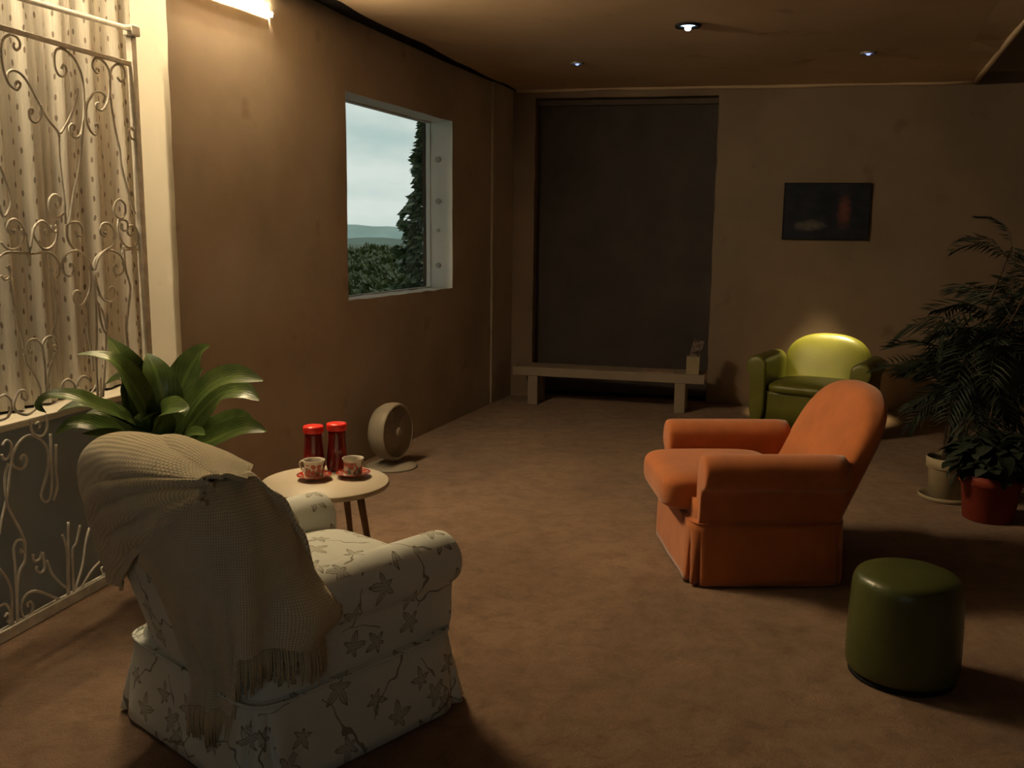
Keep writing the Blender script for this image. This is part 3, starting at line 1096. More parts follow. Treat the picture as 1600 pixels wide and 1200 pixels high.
# ------------------------------------------------------------------ armchairs
def back_solid(p, n=56, m=22):
    """closed rings of an upholstered, leaning, arched back"""
    rs = []
    z0, z1, zm = p['z0'], p['z1'], p['zm']
    for i in range(m + 1):
        t = i / m
        a = t * pi / 2
        z = z0 + (zm - z0) * (t / .35) if t < .35 else zm + (z1 - zm) * sin((t - .35) / .65 * pi / 2)
        if z <= zm:
            k = 1.0
            kt = 1.0
        else:
            q = (z - zm) / (z1 - zm)
            k = max(0.0, 1 - q ** p.get('pw', 2.4)) ** (1 / p.get('pw', 2.4))
            kt = max(0.0, 1 - q ** 5) ** (1 / 2.6)
            k = p.get('flat', .0) * kt + (1 - p.get('flat', .0)) * k
        w = lerp(p['w0'], p['w1'], (z - z0) / (z1 - z0)) * max(k, .02)
        th = lerp(p['t0'], p['t1'], (z - z0) / (z1 - z0)) * max(kt, .03)
        yc = p['y0'] - p['lean'] * (z - z0) + p.get('curve', 0) * (z - z0) ** 2
        rs.append(superring(0, yc, z, w, th, p.get('e', 3.2), n))
    return rs


def arm_rings(sx, a, n=28):
    """rolled arm: column + scroll profile swept from back to front"""
    prof = []
    xi, xo, zt, r, z0 = a['xi'], a['xo'], a['zt'], a['r'], a['z0']
    xc = (xi + xo) / 2 + a.get('out', .0)
    zc = zt - r
    prof.append((xi, z0))
    prof.append((xi, z0 + (zc - z0) * .5))
    for k in range(13):
        ang = pi - pi * 1.28 * k / 12
        prof.append((xc + r * cos(ang), zc + r * sin(ang) * a.get('sq', 1.0)))
    prof.append((xo, zc - r * .85))
    prof.append((xo, z0 + (zc - z0) * .4))
    prof.append((xo, z0))
    cxm = sum(p[0] for p in prof) / len(prof)
    czm = (zt + z0) / 2 + .05
    rs = []
    ys = [(a['yb'], .97), (a['yb'] + .03, 1), (lerp(a['yb'], a['yf'], .5), 1.0), (a['yf'] - .06, 1.0), (a['yf'] - .025, .995), (a['yf'] - .006, .96), (a['yf'], .88), (a['yf'] + .004, .6), (a['yf'] + .004, .2)]
    for y, s in ys:
        dz = a.get('drop', 0) * (y - a['yf'])
        ring = []
        for (x, z) in prof:
            X = cxm + (x - cxm) * s
            Z = czm + (z - czm) * s if z > z0 + .01 else z
            ring.append(Vector((sx * X, y, Z + dz * smoothstep(z0, zt, Z))))
        rs.append(ring)
    return rs


def cushion(c, h, e1=3.6, e2=4.5, n=44, m=18, crown=.0, e3=2.8):
    rs = []
    for i in range(m + 1):
        a = -pi / 2 + pi * i / m
        k = max(.02, abs(cos(a)) ** (2 / e1))
        z = math.copysign(abs(sin(a)) ** (2 / e3), sin(a))
        ring = superring(c[0], c[1], 0, h[0] * k, h[1] * k, e2, n)
        for p in ring:
            d = max(0, 1 - ((p.x - c[0]) / h[0]) ** 2) * max(0, 1 - ((p.y - c[1]) / h[1]) ** 2)
            p.z = c[2] + h[2] * z + (crown * d if z > 0 else 0)
        rs.append(ring)
    return rs


def skirt_rings(hx, y0, y1, zt, zb, flare, n=160, wav=.004, pleat=.03, corners=True, seed=0):
    cy, hy = (y0 + y1) / 2, (y1 - y0) / 2
    rs = [superring(0, cy, zt + .010, hx - .022, hy - .022, 9, n)]
    for i in range(9):
        t = i / 8
        z = lerp(zt, zb, t)
        ring = superring(0, cy, z, hx + flare * t, hy + flare * t, 9, n)
        for k, p in enumerate(ring):
            d = Vector((p.x / hx, (p.y - cy) / hy, 0))
            m = max(abs(d.x), abs(d.y))
            mn = min(abs(d.x), abs(d.y))
            # pleat just beside each corner
            c = 0
            for px in (.90,):
                c += exp(-((mn - px) / .022) ** 2) if m > .97 else 0
            off = -pleat * c * t ** .6 + wav * t * noise.noise(Vector((p.x * 9, p.y * 9, seed))) + wav * .6 * t * sin(k * .55)
            q = Vector((p.x, p.y - cy, 0)).normalized()
            p += q * off
            p.z += wav * .5 * t * noise.noise(Vector((p.x * 6, p.y * 6, seed + 3)))
        rs.append(ring)
    return rs


def ring_at(hx, y0, y1, z, n=80):
    return superring(0, (y0 + y1) / 2, z, hx, (y1 - y0) / 2, 9, n)


# ---- floral slip-covered armchair
FC = Vector((-.735, 2.965, 0))
FROT = radians(48 - 90)
fl = thing('floral_armchair', 'cream floral slipcovered armchair seen from behind, draped with a knitted blanket', 'armchair', FC, FROT)
f_back = MB().rings(back_solid(dict(z0=.20, z1=.958, zm=.66, w0=.37, w1=.40, t0=.20, t1=.185, y0=-.165, lean=.33, pw=3.0, flat=.10, e=2.8)))
f_arms = [MB().rings(arm_rings(s, dict(xi=.265, xo=.375, zt=.612, r=.095, z0=.24, yb=-.30, yf=.39, out=.02))) for s in (-1, 1)]
f_body = MB().rings([ring_at(.375, y_, .375, z) for z, y_ in ((.20, -.38), (.265, -.38), (.31, -.36), (.40, -.31))])
f_skirt = MB().rings(skirt_rings(.394, -.395, .402, .265, .012, .040, wav=.014, pleat=.03))
f_seat = MB().rings(cushion((0, .075, .435), (.268, .335, .080), crown=.03, e2=6))
f_parts = [f_back, f_arms[0], f_arms[1], f_body, f_skirt, f_seat]
f_back.build('backrest', M_FLORAL, fl, subsurf=1)
for a in f_arms: a.build('arm', M_FLORAL, fl, subsurf=1)
f_body.build('base', M_FLORAL, fl)
f_skirt.build('skirt', M_FLORAL, fl)
f_seat.build('seat_cushion', M_FLORAL, fl, subsurf=1)
MB().tube(ring_at(.397, -.400, .405, .268), .006, 6, closed=True).build('piping', M_FLORAL, fl)

# ---- blanket draped over it: rays shot inwards onto the chair find where the cloth rests
allv, allf = [], []
for p_ in f_parts:
    b = len(allv)
    allv += p_.v
    allf += [[i + b for i in f] for f in p_.f]
bvh = BVHTree.FromPolygons(allv, allf)


def shoot(c, d, far=1.2):
    h = bvh.ray_cast(c + d * far, -d, far)
    return (far - h[3]) if h[0] is not None else None


def blur(g, k=1, it=2):
    for _ in range(it):
        ng = [r[:] for r in g]
        for i in range(len(g)):
            for j in range(len(g[0])):
                s, w = 0, 0
                for a in range(-k, k + 1):
                    for b_ in range(-k, k + 1):
                        ii, jj = i + a, j + b_
                        if 0 <= ii < len(g) and 0 <= jj < len(g[0]):
                            s += g[ii][jj]; w += 1
                ng[i][j] = s / w
        g = ng
    return g


bk = thing('knitted_blanket', 'beige chunky knitted blanket with fringe draped over the floral armchair back', 'blanket', FC, FROT)


def sheet(name, P, nu, nv, thick=.010):
    """P(i,j) -> (point, uv); closed double-sided cloth"""
    top, uvs = [], []
    for i in range(nu + 1):
        for j in range(nv + 1):
            p, q = P(i, j)
            top.append(p); uvs.append(q)
    fs = []
    for i in range(nu):
        for j in range(nv):
            a = i * (nv + 1) + j
            fs.append((a, a + 1, a + nv + 2, a + nv + 1))
    o = mesh(name, top, fs, M_KNIT, bk, uvs=uvs, subsurf=1)
    md = o.modifiers.new('thick', 'SOLIDIFY')
    md.thickness = thick
    md.offset = 0
    return o


# main hanging panel: columns phi around a vertical axis inside the back, rows from the rim down to the hem
AX = Vector((.15, -.31, 0))
PH0, PH1 = radians(-118), radians(34)
NPU, NPV = 60, 64


def interp(x, tab):
    for (a, p), (b, q) in zip(tab, tab[1:]):
        if x <= b: return p + (q - p) * smoothstep(0, 1, max(0, (x - a) / (b - a)))
    return tab[-1][1]


def hem(t):
    return interp(t, [(0, .20), (.54, .225), (.59, .43), (1.0, .42)]) + .012 * sin(t * 19)


def rim(t):
    return interp(math.degrees(lerp(PH0, PH1, t)), [(-118, .66), (-90, .77), (-62, .88), (-40, .93), (-5, .93), (12, .87), (24, .76), (34, .63)])


rad = []
for i in range(NPU + 1):
    t = i / NPU
    ph = lerp(PH0, PH1, t)
    d0 = Vector((cos(ph), sin(ph), 0))
    row, last = [], None
    for j in range(NPV + 1):
        c = AX + Vector((0, 0, lerp(rim(t), hem(t), j / NPV)))
        r = shoot(c, d0)
        if r is None: r = last if last is not None else .12
        if last is not None: r = max(r, last - .0035)
        last = r
        row.append(r)
    rad.append(row)
rad = blur(rad, 2, 2)


def panel(i, j):
    t, s = i / NPU, j / NPV
    ph = lerp(PH0, PH1, t) + radians(3) * (1 - t) * smoothstep(.3, 1, s)
    d0 = Vector((cos(ph), sin(ph), 0))
    r = rad[i][j] + .014
    drop = smoothstep(.15, .9, s)
    r += drop * (.008 + .013 * sin(t * 23 + .6) + .020 * exp(-((t - .63) / .05) ** 2) - .022 * exp(-((t - .56) / .022) ** 2))
    r += .004 * noise.noise(Vector((t * 8, s * 8, 3)))
    r += .026 * exp(-(s / .05) ** 2) - (.02 if j == 0 else 0)      # rolled rim
    z = lerp(rim(t), hem(t), s)
    return AX + Vector((0, 0, z)) + d0 * r, (t * .95, -z)


sheet('panel', panel, NPU, NPV)
# bunched folds: rays around an axis that runs diagonally across the rear of the back, parallel to the rim of the panel
NBU, NBV = 64, 110
NR = Vector((0, -1, -.33)).normalized()
AV = Vector((.55, -.125, .38)).normalized()
UP = AV.cross(NR).normalized()
if UP.z < 0: UP = -UP
BC = Vector((.125, -.165 - .33 * .59, .79)) - UP * .045
S0, S1 = -.46, .26


def th_at(s):
    if s < .4: return lerp(radians(-62), atan2(.19, .30), s / .4)
    return atan2(.19, lerp(.30, .045, (s - .4) / .6))


bandr = []
for i in range(NBU + 1):
    o_ = BC + AV * lerp(S0, S1, i / NBU)
    row = []
    for j in range(NBV + 1):
        th = th_at(j / NBV)
        r = shoot(o_, UP * cos(th) + NR * sin(th))
        row.append(r)
    bandr.append(row)
for i in range(NBU + 1):
    for j in range(NBV + 1):
        if bandr[i][j] is None:
            near = [(abs(a - i), bandr[a][j]) for a in range(NBU + 1) if bandr[a][j] is not None]
            bandr[i][j] = min(near)[1] if near else .13
bandr = blur(bandr, 2, 3)


def bands(i, j):
    t, s = i / NBU, j / NBV
    th = th_at(s)
    d = UP * cos(th) + NR * sin(th)
    k = (s - .08) * 5.6 + .30 * sin(t * 4 + .5) + .25 * noise.noise(Vector((t * 3, s * 2, 7)))
    fr = k - math.floor(k)
    saw = max(0.0, 1 - abs(2 * (fr ** 1.35) - 1) ** 2.4) ** .65
    amp = .036 * smoothstep(.10, .3, s) * (1 - .7 * smoothstep(.6, .9, t))
    r = bandr[i][j] + .018 + amp * saw + .006 * noise.noise(Vector((t * 9, s * 6, 1)))
    if s > .95: r -= .016 * (s - .95) / .05
    r -= .012 * smoothstep(.92, 1.0, t)
    return BC + AV * lerp(S0, S1, t) + d * r, (t * .75, s * .60)


sheet('folded_top', bands, NBU, NBV, .012)
fm = MB()
k = 0
for i in range(NPU):
    for q in range(2):
        f = q / 2
        p = lerp(panel(i, NPV)[0], panel(i + 1, NPV)[0], f)
        d = Vector((p.x - AX.x, p.y - AX.y, 0)).normalized()
        L = rnd.uniform(.085, .115)
        sw = Vector((rnd.uniform(-.008, .008), rnd.uniform(-.008, .008), 0))
        fm.tube([p + Vector((0, 0, .004)), p + sw * .4 + Vector((0, 0, -L * .5)) + d * .004, p + sw + Vector((0, 0, -L))], .0034, 4, r_end=.0026)
tag(fm.build('fringe', M_FRINGE, bk), kind='stuff')

# ---- orange armchair
OFWD = radians(182)
ORC = Vector((1.15, 4.51, 0))
orc = thing('orange_armchair', 'orange fabric armchair with rolled arms facing left across the carpet', 'armchair', ORC, OFWD - pi / 2)
MB().rings(back_solid(dict(z0=.20, z1=.895, zm=.60, w0=.42, w1=.40, t0=.11, t1=.085, y0=-.25, lean=.47, pw=2.3, flat=.14, e=3.0))).build('backrest', M_ORANGE, orc, subsurf=1)
for s in (-1, 1):
    MB().rings(arm_rings(s, dict(xi=.315, xo=.422, zt=.63, r=.094, z0=.26, yb=-.37, yf=.300, out=.04, sq=.95))).build('arm', M_ORANGE, orc, subsurf=1)
MB().rings([ring_at(.420, -.36, .322, z) for z in (.18, .24, .34, .40)]).build('base', M_ORANGE, orc)
MB().rings(skirt_rings(.435, -.39, .345, .30, .012, .012, wav=.006, pleat=.04, seed=4)).build('skirt', M_ORANGE, orc)
MB().rings(cushion((0, .13, .405), (.315, .325, .092), crown=.02, e1=7.0, e2=7, e3=3.6)).build('seat_cushion', M_ORANGE, orc, subsurf=1)
MB().tube(ring_at(.436, -.390, .345, .300), .003, 6, closed=True).build('piping', M_ORANGE_D, orc)

# ---- green leather armchair against the back wall
grc = thing('green_leather_armchair', 'green leather tub armchair lit from above against the back wall', 'armchair', (2.56, 7.70, 0), radians(238) - pi / 2)
MB().rings(back_solid(dict(z0=.16, z1=.775, zm=.50, w0=.36, w1=.37, t0=.12, t1=.085, y0=-.26, lean=.20, pw=2.3, flat=.1, e=3.0))).build('backrest', M_GREENL, grc, subsurf=1)
for s in (-1, 1):
    MB().rings(arm_rings(s, dict(xi=.33, xo=.46, zt=.63, r=.085, z0=.05, yb=-.28, yf=.36, out=.02))).build('arm', M_GREENL, grc, subsurf=1)
MB().rings([ring_at(.36, -.34, .33, z) for z in (.05, .2, .31, .33)]).build('base', M_GREENL, grc)
MB().rings(cushion((0, .07, .365), (.33, .31, .06), crown=.015, e2=6)).build('seat_cushion', M_GREENL, grc, subsurf=1)
for x in (-.36, .36):
    for y in (-.28, .32):
        MB().lathe([(.02, 0), (.028, .03), (.03, .065)], 14, Matrix.Translation((x, y, 0))).build('foot', M_WOOD, grc)

# downlight above the green armchair
dl = Vector((2.80, 7.95, CEIL - .03))
lt = bpy.data.lights.new('downlight_lamp', 'SPOT')
lt.energy = SPOT_POWER
lt.color = (1.0, .78, .38)
lt.spot_size = radians(27)
lt.spot_blend = 1.0
lt.shadow_soft_size = .03
lo = bpy.data.objects.new('downlight_lamp', lt)
COL.objects.link(lo)
lo.location = dl
aim = Vector((2.79, 8.20, .60)) - dl
lo.rotation_euler = (-aim).to_track_quat('Z', 'Y').to_euler()

# ------------------------------------------------------------------ green pouffe
pc = on_floor(1410, 1040)
pf_ = thing('round_pouffe', 'dark green leather drum pouffe in front of the orange armchair', 'pouffe', (1.455, 3.235, 0))
PRf = .200
prof = [(PRf * .93, .012), (PRf * .985, .03), (PRf * 1.0, .08), (PRf * .995, .18), (PRf * .975, .28), (PRf * .965, .335), (PRf * .955, .365), (PRf * .91, .392), (PRf * .80, .408), (PRf * .5, .416), (PRf * .2, .418), (.002, .418)]
prof = [(r_, z_ * .975) for r_, z_ in prof]
MB().lathe(prof, 56).build('body', M_OTTO, pf_, subsurf=1)
MB().lathe([(PRf * .9, 0), (PRf * .93, .004), (PRf * .93, .014)], 48).build('base_ring', M_BLACK, pf_)

# ------------------------------------------------------------------ round side table
TC = Vector((-.845, 4.10, 0))
TZ = .48
tb = thing('side_table', 'small round white side table on splayed wooden legs by the floral armchair', 'table', TC)
TR = .287
MB().lathe([(TR * .985, TZ - .024), (TR, TZ - .020), (TR, TZ - .004), (TR * .992, TZ), (.001, TZ)], 72).build('tabletop', M_TABLE, tb)
MB().lathe([(TR + .0005, TZ - .018), (TR + .002, TZ - .015), (TR + .002, TZ - .007), (TR + .0005, TZ - .004)], 72, cap0=False, cap1=False).build('edge_band', M_TABLE_E, tb)
for k, a in enumerate((-16, 70, 190)):
    a = radians(a)
    d = Vector((cos(a), sin(a), 0))
    MB().tube([d * .165 + Vector((0, 0, TZ - .022)), d * .245 + Vector((0, 0, .0))], .018, 12, r_end=.011).build('leg', M_WOOD, tb)


# jars
def jar(x, y, h, label):
    p = on_floor(x, y, TZ)
    t = thing('lidded_jar', label, 'jar', (p.x, p.y, TZ), 0, 'lidded jars on the side table')
    r = .046
    hb = h - .03
    MB().lathe([(r * .94, 0), (r * 1.08, .006), (r * 1.12, .02), (r * 1.08, hb * .35), (r * 1.0, hb * .55), (r * .92, hb * .72), (r * .90, hb * .9), (r * .90, hb)], 36).build('body', M_JAR, t)
    MB().lathe([(r * 1.0, hb - .004), (r * 1.05, hb), (r * 1.06, hb + .022), (r * 1.0, hb + .029), (r * .6, hb + .030), (.001, hb + .030)], 36).build('lid', M_LID, t)
    return t


jar(491, 735, .218, 'dark red jar with bright red lid, left one on table')
jar(527.5, 734, .228, 'dark red jar with bright red lid, taller right one on table')


def cup(x, y, mat, rot, label, slabel, k=1.0):
    p = on_floor(x, y, TZ)
    s = thing('saucer', slabel, 'saucer', (p.x, p.y, TZ), rot, 'saucers on the side table')
    MB().lathe([(.030, .0), (.034, .004), (.050, .010), (.066, .017), (.078, .022), (.079, .024), (.066, .0205), (.048, .0135), (.032, .009), (.001, .0085)], 48).build('dish', M_SAUCER, s)
    MB().lathe([(.0001, .0087), (.029, .0088), (.0295, .0112), (.0265, .0112), (.026, .0092), (.0001, .0092)], 36).build('well_ring', M_CHINA, s)
    t = thing('tea_cup', label, 'cup', (p.x, p.y, TZ + .0114), rot, 'tea cups on the side table')
    pr = [(.034, 0), (.040, .004), (.043, .012), (.0435, .03), (.0445, .05), (.047, .068), (.0505, .080)]
    vs, fs, uvs = [], [], []
    n = 48
    for i, (r, z) in enumerate(pr):
        for q in range(n + 1):
            a = 2 * pi * q / n
            vs.append((r * k * cos(a), r * k * sin(a), z * k)); uvs.append((q / n * .28, z))
    for i in range(len(pr) - 1):
        for q in range(n):
            a = i * (n + 1) + q
            fs.append((a, a + 1, a + n + 2, a + n + 1))
    mesh('bowl', vs, fs, mat, t, uvs=uvs)
    MB().lathe([(.0505 * k, .080 * k), (.0500 * k, .0812 * k), (.0485 * k, .080 * k), (.045 * k, .068 * k), (.0425 * k, .05 * k), (.0415 * k, .03 * k), (.040 * k, .012 * k), (.03 * k, .005 * k), (.0001, .005 * k)], 48, cap0=False, cap1=False).build('lining', M_CHINA, t)
    MB().lathe([(.0001, .058 * k), (.0425 * k, .058 * k), (.0425 * k, .0565 * k), (.0001, .0565 * k)], 40, cap0=False, cap1=False).build('tea', M_TEA, t)
    hp = [(-.0445, .066), (-.058, .072), (-.069, .064), (-.070, .050), (-.062, .034), (-.050, .022), (-.0425, .018)]
    MB().tube(catmull([(x_ * k, 0, z_ * k) for x_, z_ in hp], 4), .0044 * k, 8).build('handle', M_CHINA, t)
    return t


cup(491, 749, M_CUP_A, radians(-15), 'white tea cup with mixed red and blue flowers, handle to the left', 'red patterned saucer under the left tea cup', 1.0)
cup(552, 745, M_CUP_B, radians(-62), 'white tea cup printed with a big red flower on right', 'red patterned saucer under the right tea cup', .98)

# ------------------------------------------------------------------ drum fan on the floor
FP = on_floor(612, 729)
fan = thing('drum_fan', 'cream round drum fan on a disc base by the left wall', 'fan', (FP.x, FP.y, 0))
MB().lathe([(.175, 0), (.178, .006), (.172, .014), (.12, .022), (.05, .03), (.035, .05), (.03, .06)], 48).build('base', M_CREAMP, fan)
axis = Vector((.90, -.44, .03)).normalized()
fcen = Vector((.0, 0, .25))
ff = Matrix.Translation(fcen) @ axis.to_track_quat('Z', 'Y').to_matrix().to_4x4()
MB().lathe([(.08, -.105), (.13, -.10), (.172, -.075), (.193, -.035), (.199, .0), (.199, .03), (.193, .055), (.186, .062), (.180, .062), (.177, .052), (.175, .0), (.165, -.05), (.10, -.085), (.0001, -.085)], 56, ff, cap1=False).build('drum', M_CREAMP, fan)

gm = MB()
for r in [.012 + .0125 * i for i in range(14)]:
    gm.tube([ff @ Vector((r * cos(a), r * sin(a), .052 + .006 * (1 - (r / .18) ** 2))) for a in [2 * pi * q / 36 for q in range(36)]], .0026, 4, closed=True)
for q in range(24):
    a = 2 * pi * q / 24
    gm.tube([ff @ Vector((.012 * cos(a), .012 * sin(a), .058)), ff @ Vector((.177 * cos(a + .5), .177 * sin(a + .5), .052))], .0016, 4)
gm.build('grille', M_GRILLE, fan)
MB().lathe([(.0001, .054), (.03, .054), (.032, .060), (.022, .066), (.0001, .067)], 24, ff, cap0=False, cap1=False).build('hub_badge', M_GRILLE, fan)
for q in range(5):
    a = 2 * pi * q / 5
    vs, fs = [], []
    for i in range(7):
        r = .03 + .125 * i / 6
        wd = .25 + .5 * sin(pi * i / 7)
        for s in (-1, 1):
            aa = a + s * wd * .5 + .35 * i / 6
            vs.append(ff @ Vector((r * cos(aa), r * sin(aa), .005 + s * .018)))
    for i in range(6): fs.append((2 * i, 2 * i + 1, 2 * i + 3, 2 * i + 2))
    mesh('blade', vs, fs, M_GRILLE, fan)

# ------------------------------------------------------------------ bench before the dark opening
BA = Vector((.197, 8.674, 0))
bdir = Vector((1.344, -.371, 0)).normalized()
bn_ = Vector((bdir.y, -bdir.x, 0))
bc = BA + bdir * .695 - bn_ * .16
ben = thing('low_bench', 'long low white wooden bench in front of the dark opening', 'bench', (bc.x, bc.y, 0), atan2(bdir.y, bdir.x))
MB().box((0, 0, .3175), (1.79, .32, .083)).build('top', M_BENCH, ben, smooth=False, bevel=.004)
for x in (-.70, .68):
    for y in (-.105, .105):
        MB().box((x, y, .138), (.095, .095, .276)).build('leg', M_BENCH, ben, smooth=False, bevel=.003)
bt_ = .3595


def bloc(u, v): return bc + bdir * u - bn_ * v


# carton with a dark printed upper half at the right end of the bench
q = bloc(.782, -.075)
ct = thing('paper_carton', 'cream carton with dark printed packet standing at the bench end', 'carton', (q.x, q.y, bt_), atan2(bdir.y, bdir.x) + .05)
MB().box((0, 0, .08), (.115, .12, .16)).build('body', M_POT_C, ct, smooth=False, bevel=.002)
tilt = Matrix.Rotation(radians(14), 3, 'Y')
t_ = NT('printed_packet')
cc = t_.coord()
t_.base(t_.ramp(t_.noise(cc, 22, 3), [(.42, (.04, .032, .03)), (.56, (.20, .15, .125)), (.62, (.10, .07, .06))]), .6, .2)
MB().box((.028, .01, .225), (.095, .06, .17), tilt).build('packet', t_.m, ct, smooth=False, bevel=.002)
q = bloc(.46, -.06)
mg = MB()
mg.box((0, 0, .005), (.29, .20, .010))
mz = mg.build('magazine', simple('magazine_cover', (.30, .20, .15), .5, .3, .3, 9), None, smooth=False, bevel=.001)
mz.location = (q.x, q.y, bt_)
mz.rotation_euler = (0, 0, atan2(bdir.y, bdir.x) + .12)
tag(mz, 'closed magazine lying flat on the low white bench', 'magazine')

# ------------------------------------------------------------------ painting on the back wall
t_ = NT('night_painting')
uv = t_.coord('UV')
s_ = t_.n('SeparateXYZ'); t_.set(s_, 0, uv)
bgc = t_.ramp(t_.noise(uv, 5, 5), [(.3, (.008, .010, .018)), (.7, (.020, .024, .040))])


def blob(cx, cy, rx, ry, nz):
    d = t_.math('ADD', t_.math('POWER', t_.math('DIVIDE', t_.math('SUBTRACT', s_.outputs[0], cx), rx), 2.0), t_.math('POWER', t_.math('DIVIDE', t_.math('SUBTRACT', s_.outputs[1], cy), ry), 2.0))
    d = t_.math('ADD', d, t_.math('MULTIPLY', t_.noise(uv, nz, 4), 1.4))
    return t_.math('SUBTRACT', 1.0, t_.math('SMOOTH_MIN', t_.math('MULTIPLY', d, .62), 1.0, .2))


c_ = t_.mix(t_.math('MULTIPLY', blob(.71, .50, .10, .36, 12), 1.6), bgc, (.14, .05, .038))
c_ = t_.mix(t_.math('MULTIPLY', blob(.31, .25, .22, .12, 14), 1.5), c_, (.11, .10, .09))
t_.base(c_, .5, .3)
pcs = [(2.5600, 2.085), (3.308, 2.083), (3.307, 1.577), (2.5600, 1.578)]
pt = thing('wall_painting', 'small dark night painting hanging above the green armchair', 'painting', bw(2.934, 1.577, .0))
pt.rotation_euler = (0, 0, atan2(BD.y, BD.x))
pw_, ph_ = .374, .505
mesh('canvas', [(-pw_, -.028, 0), (pw_, -.028, 0), (pw_, -.028, ph_), (-pw_, -.028, ph_)], [(0, 1, 2, 3)], t_.m, pt, smooth=False, uvs=[(0, 0), (1, 0), (1, 1), (0, 1)])
em = MB()
for x in (-pw_, pw_): em.box((x, -.015, ph_ / 2), (.008, .029, ph_ + .008))
for z in (0, ph_): em.box((0, -.015, z), (pw_ * 2, .029, .008))
em.build('edge_frame', M_BLACK, pt, smooth=False)


# ------------------------------------------------------------------ ceiling downlights (cool, almost off)
def downlight(x, y, label, r, m, big):
    p = on_floor(x, y, CEIL - .006)
    t = thing('ceiling_downlight', label, 'downlight', (p.x, p.y, CEIL - .006), 0, 'recessed ceiling downlights')
    MB().lathe([(r * .62, .006), (r * .62, -.006), (r * .95, -.010), (r, -.004), (r, .004)], 32, cap0=False, cap1=False).build('ring', M_BLACK if big else simple('grey_ring', (.22, .20, .18), .4, .4), t)
    MB().lathe([(r * .60, .003), (r * .40, -.002), (.001, -.002)], 28, cap0=False).build('reflector', m, t)
    k = 1.0 if big else .45
    MB().lathe([(r * .26, -.003), (r * .24, -.003 - .022 * k), (r * .14, -.003 - .028 * k), (.001, -.003 - .030 * k)], 18).build('bulb', emit('bulb_glow', (.85, .95, 1.0) if big else (.45, .55, 1.0), 5.0 if big else 1.2), t)


downlight(1075, 40, 'brightest blue white downlight in the middle of the ceiling', .085, M_LED, True)
downlight(902, 99, 'small blue downlight nearest the left ceiling edge', .055, M_LED_DIM, False)
downlight(1357, 83, 'small blue downlight above the painting', .06, M_LED_DIM, False)


# ------------------------------------------------------------------ leaves
def leaf_geo(pts, width, fold=.25, twist=0.0, up=Vector((0, 0, 1)), rows=14, peak=.45, stalk=.0):
    """broad leaf along a spine; returns verts, faces, uvs"""
    sp = catmull(pts, 6)
    m = len(sp)
    vs, fs, uvs = [], [], []
    L = [0.0]
    for a, b in zip(sp, sp[1:]): L.append(L[-1] + (b - a).length)
    for i in range(m):
        s = L[i] / L[-1]
        t = (sp[min(i + 1, m - 1)] - sp[max(i - 1, 0)]).normalized()
        side = t.cross(up)
        if side.length < 1e-4: side = Vector((1, 0, 0))
        side.normalize()
        nrm = side.cross(t).normalized()
        tw = twist * s
        side, nrm = side * cos(tw) + nrm * sin(tw), nrm * cos(tw) - side * sin(tw)
        if s < stalk:
            w = width * .06
        else:
            q = (s - stalk) / (1 - stalk)
            w = width * max(.05, (sin(pi * q ** (math.log(.5) / math.log(peak))) ** .75 if 0 < q < 1 else 0.02))
        for k in (-1, -.55, 0, .55, 1):
            wave = .06 * width * sin(s * 17 + k) * abs(k)
            vs.append(sp[i] + side * (k * w) + nrm * (abs(k) * w * fold + wave * (w / width)))
            uvs.append((k * .5, L[i]))
    for i in range(m - 1):
        for k in range(4):
            a = i * 5 + k
            fs.append((a, a + 1, a + 6, a + 5))
    return vs, fs, uvs


# ---- broad-leaved plant behind the floral armchair
PP = Vector((-1.50, 3.98, 0))
pl = thing('broadleaf_plant', 'potted plant with broad glossy green leaves behind the floral armchair', 'plant', PP)
MB().lathe([(.10, 0), (.115, .01), (.135, .20), (.155, .36), (.162, .37), (.162, .40), (.150, .40), (.145, .37)], 36, cap1=False).build('pot', M_POT_G, pl)
MB().lathe([(.146, .372), (.001, .38)], 30, cap0=False, cap1=False).build('soil', M_SOIL, pl)
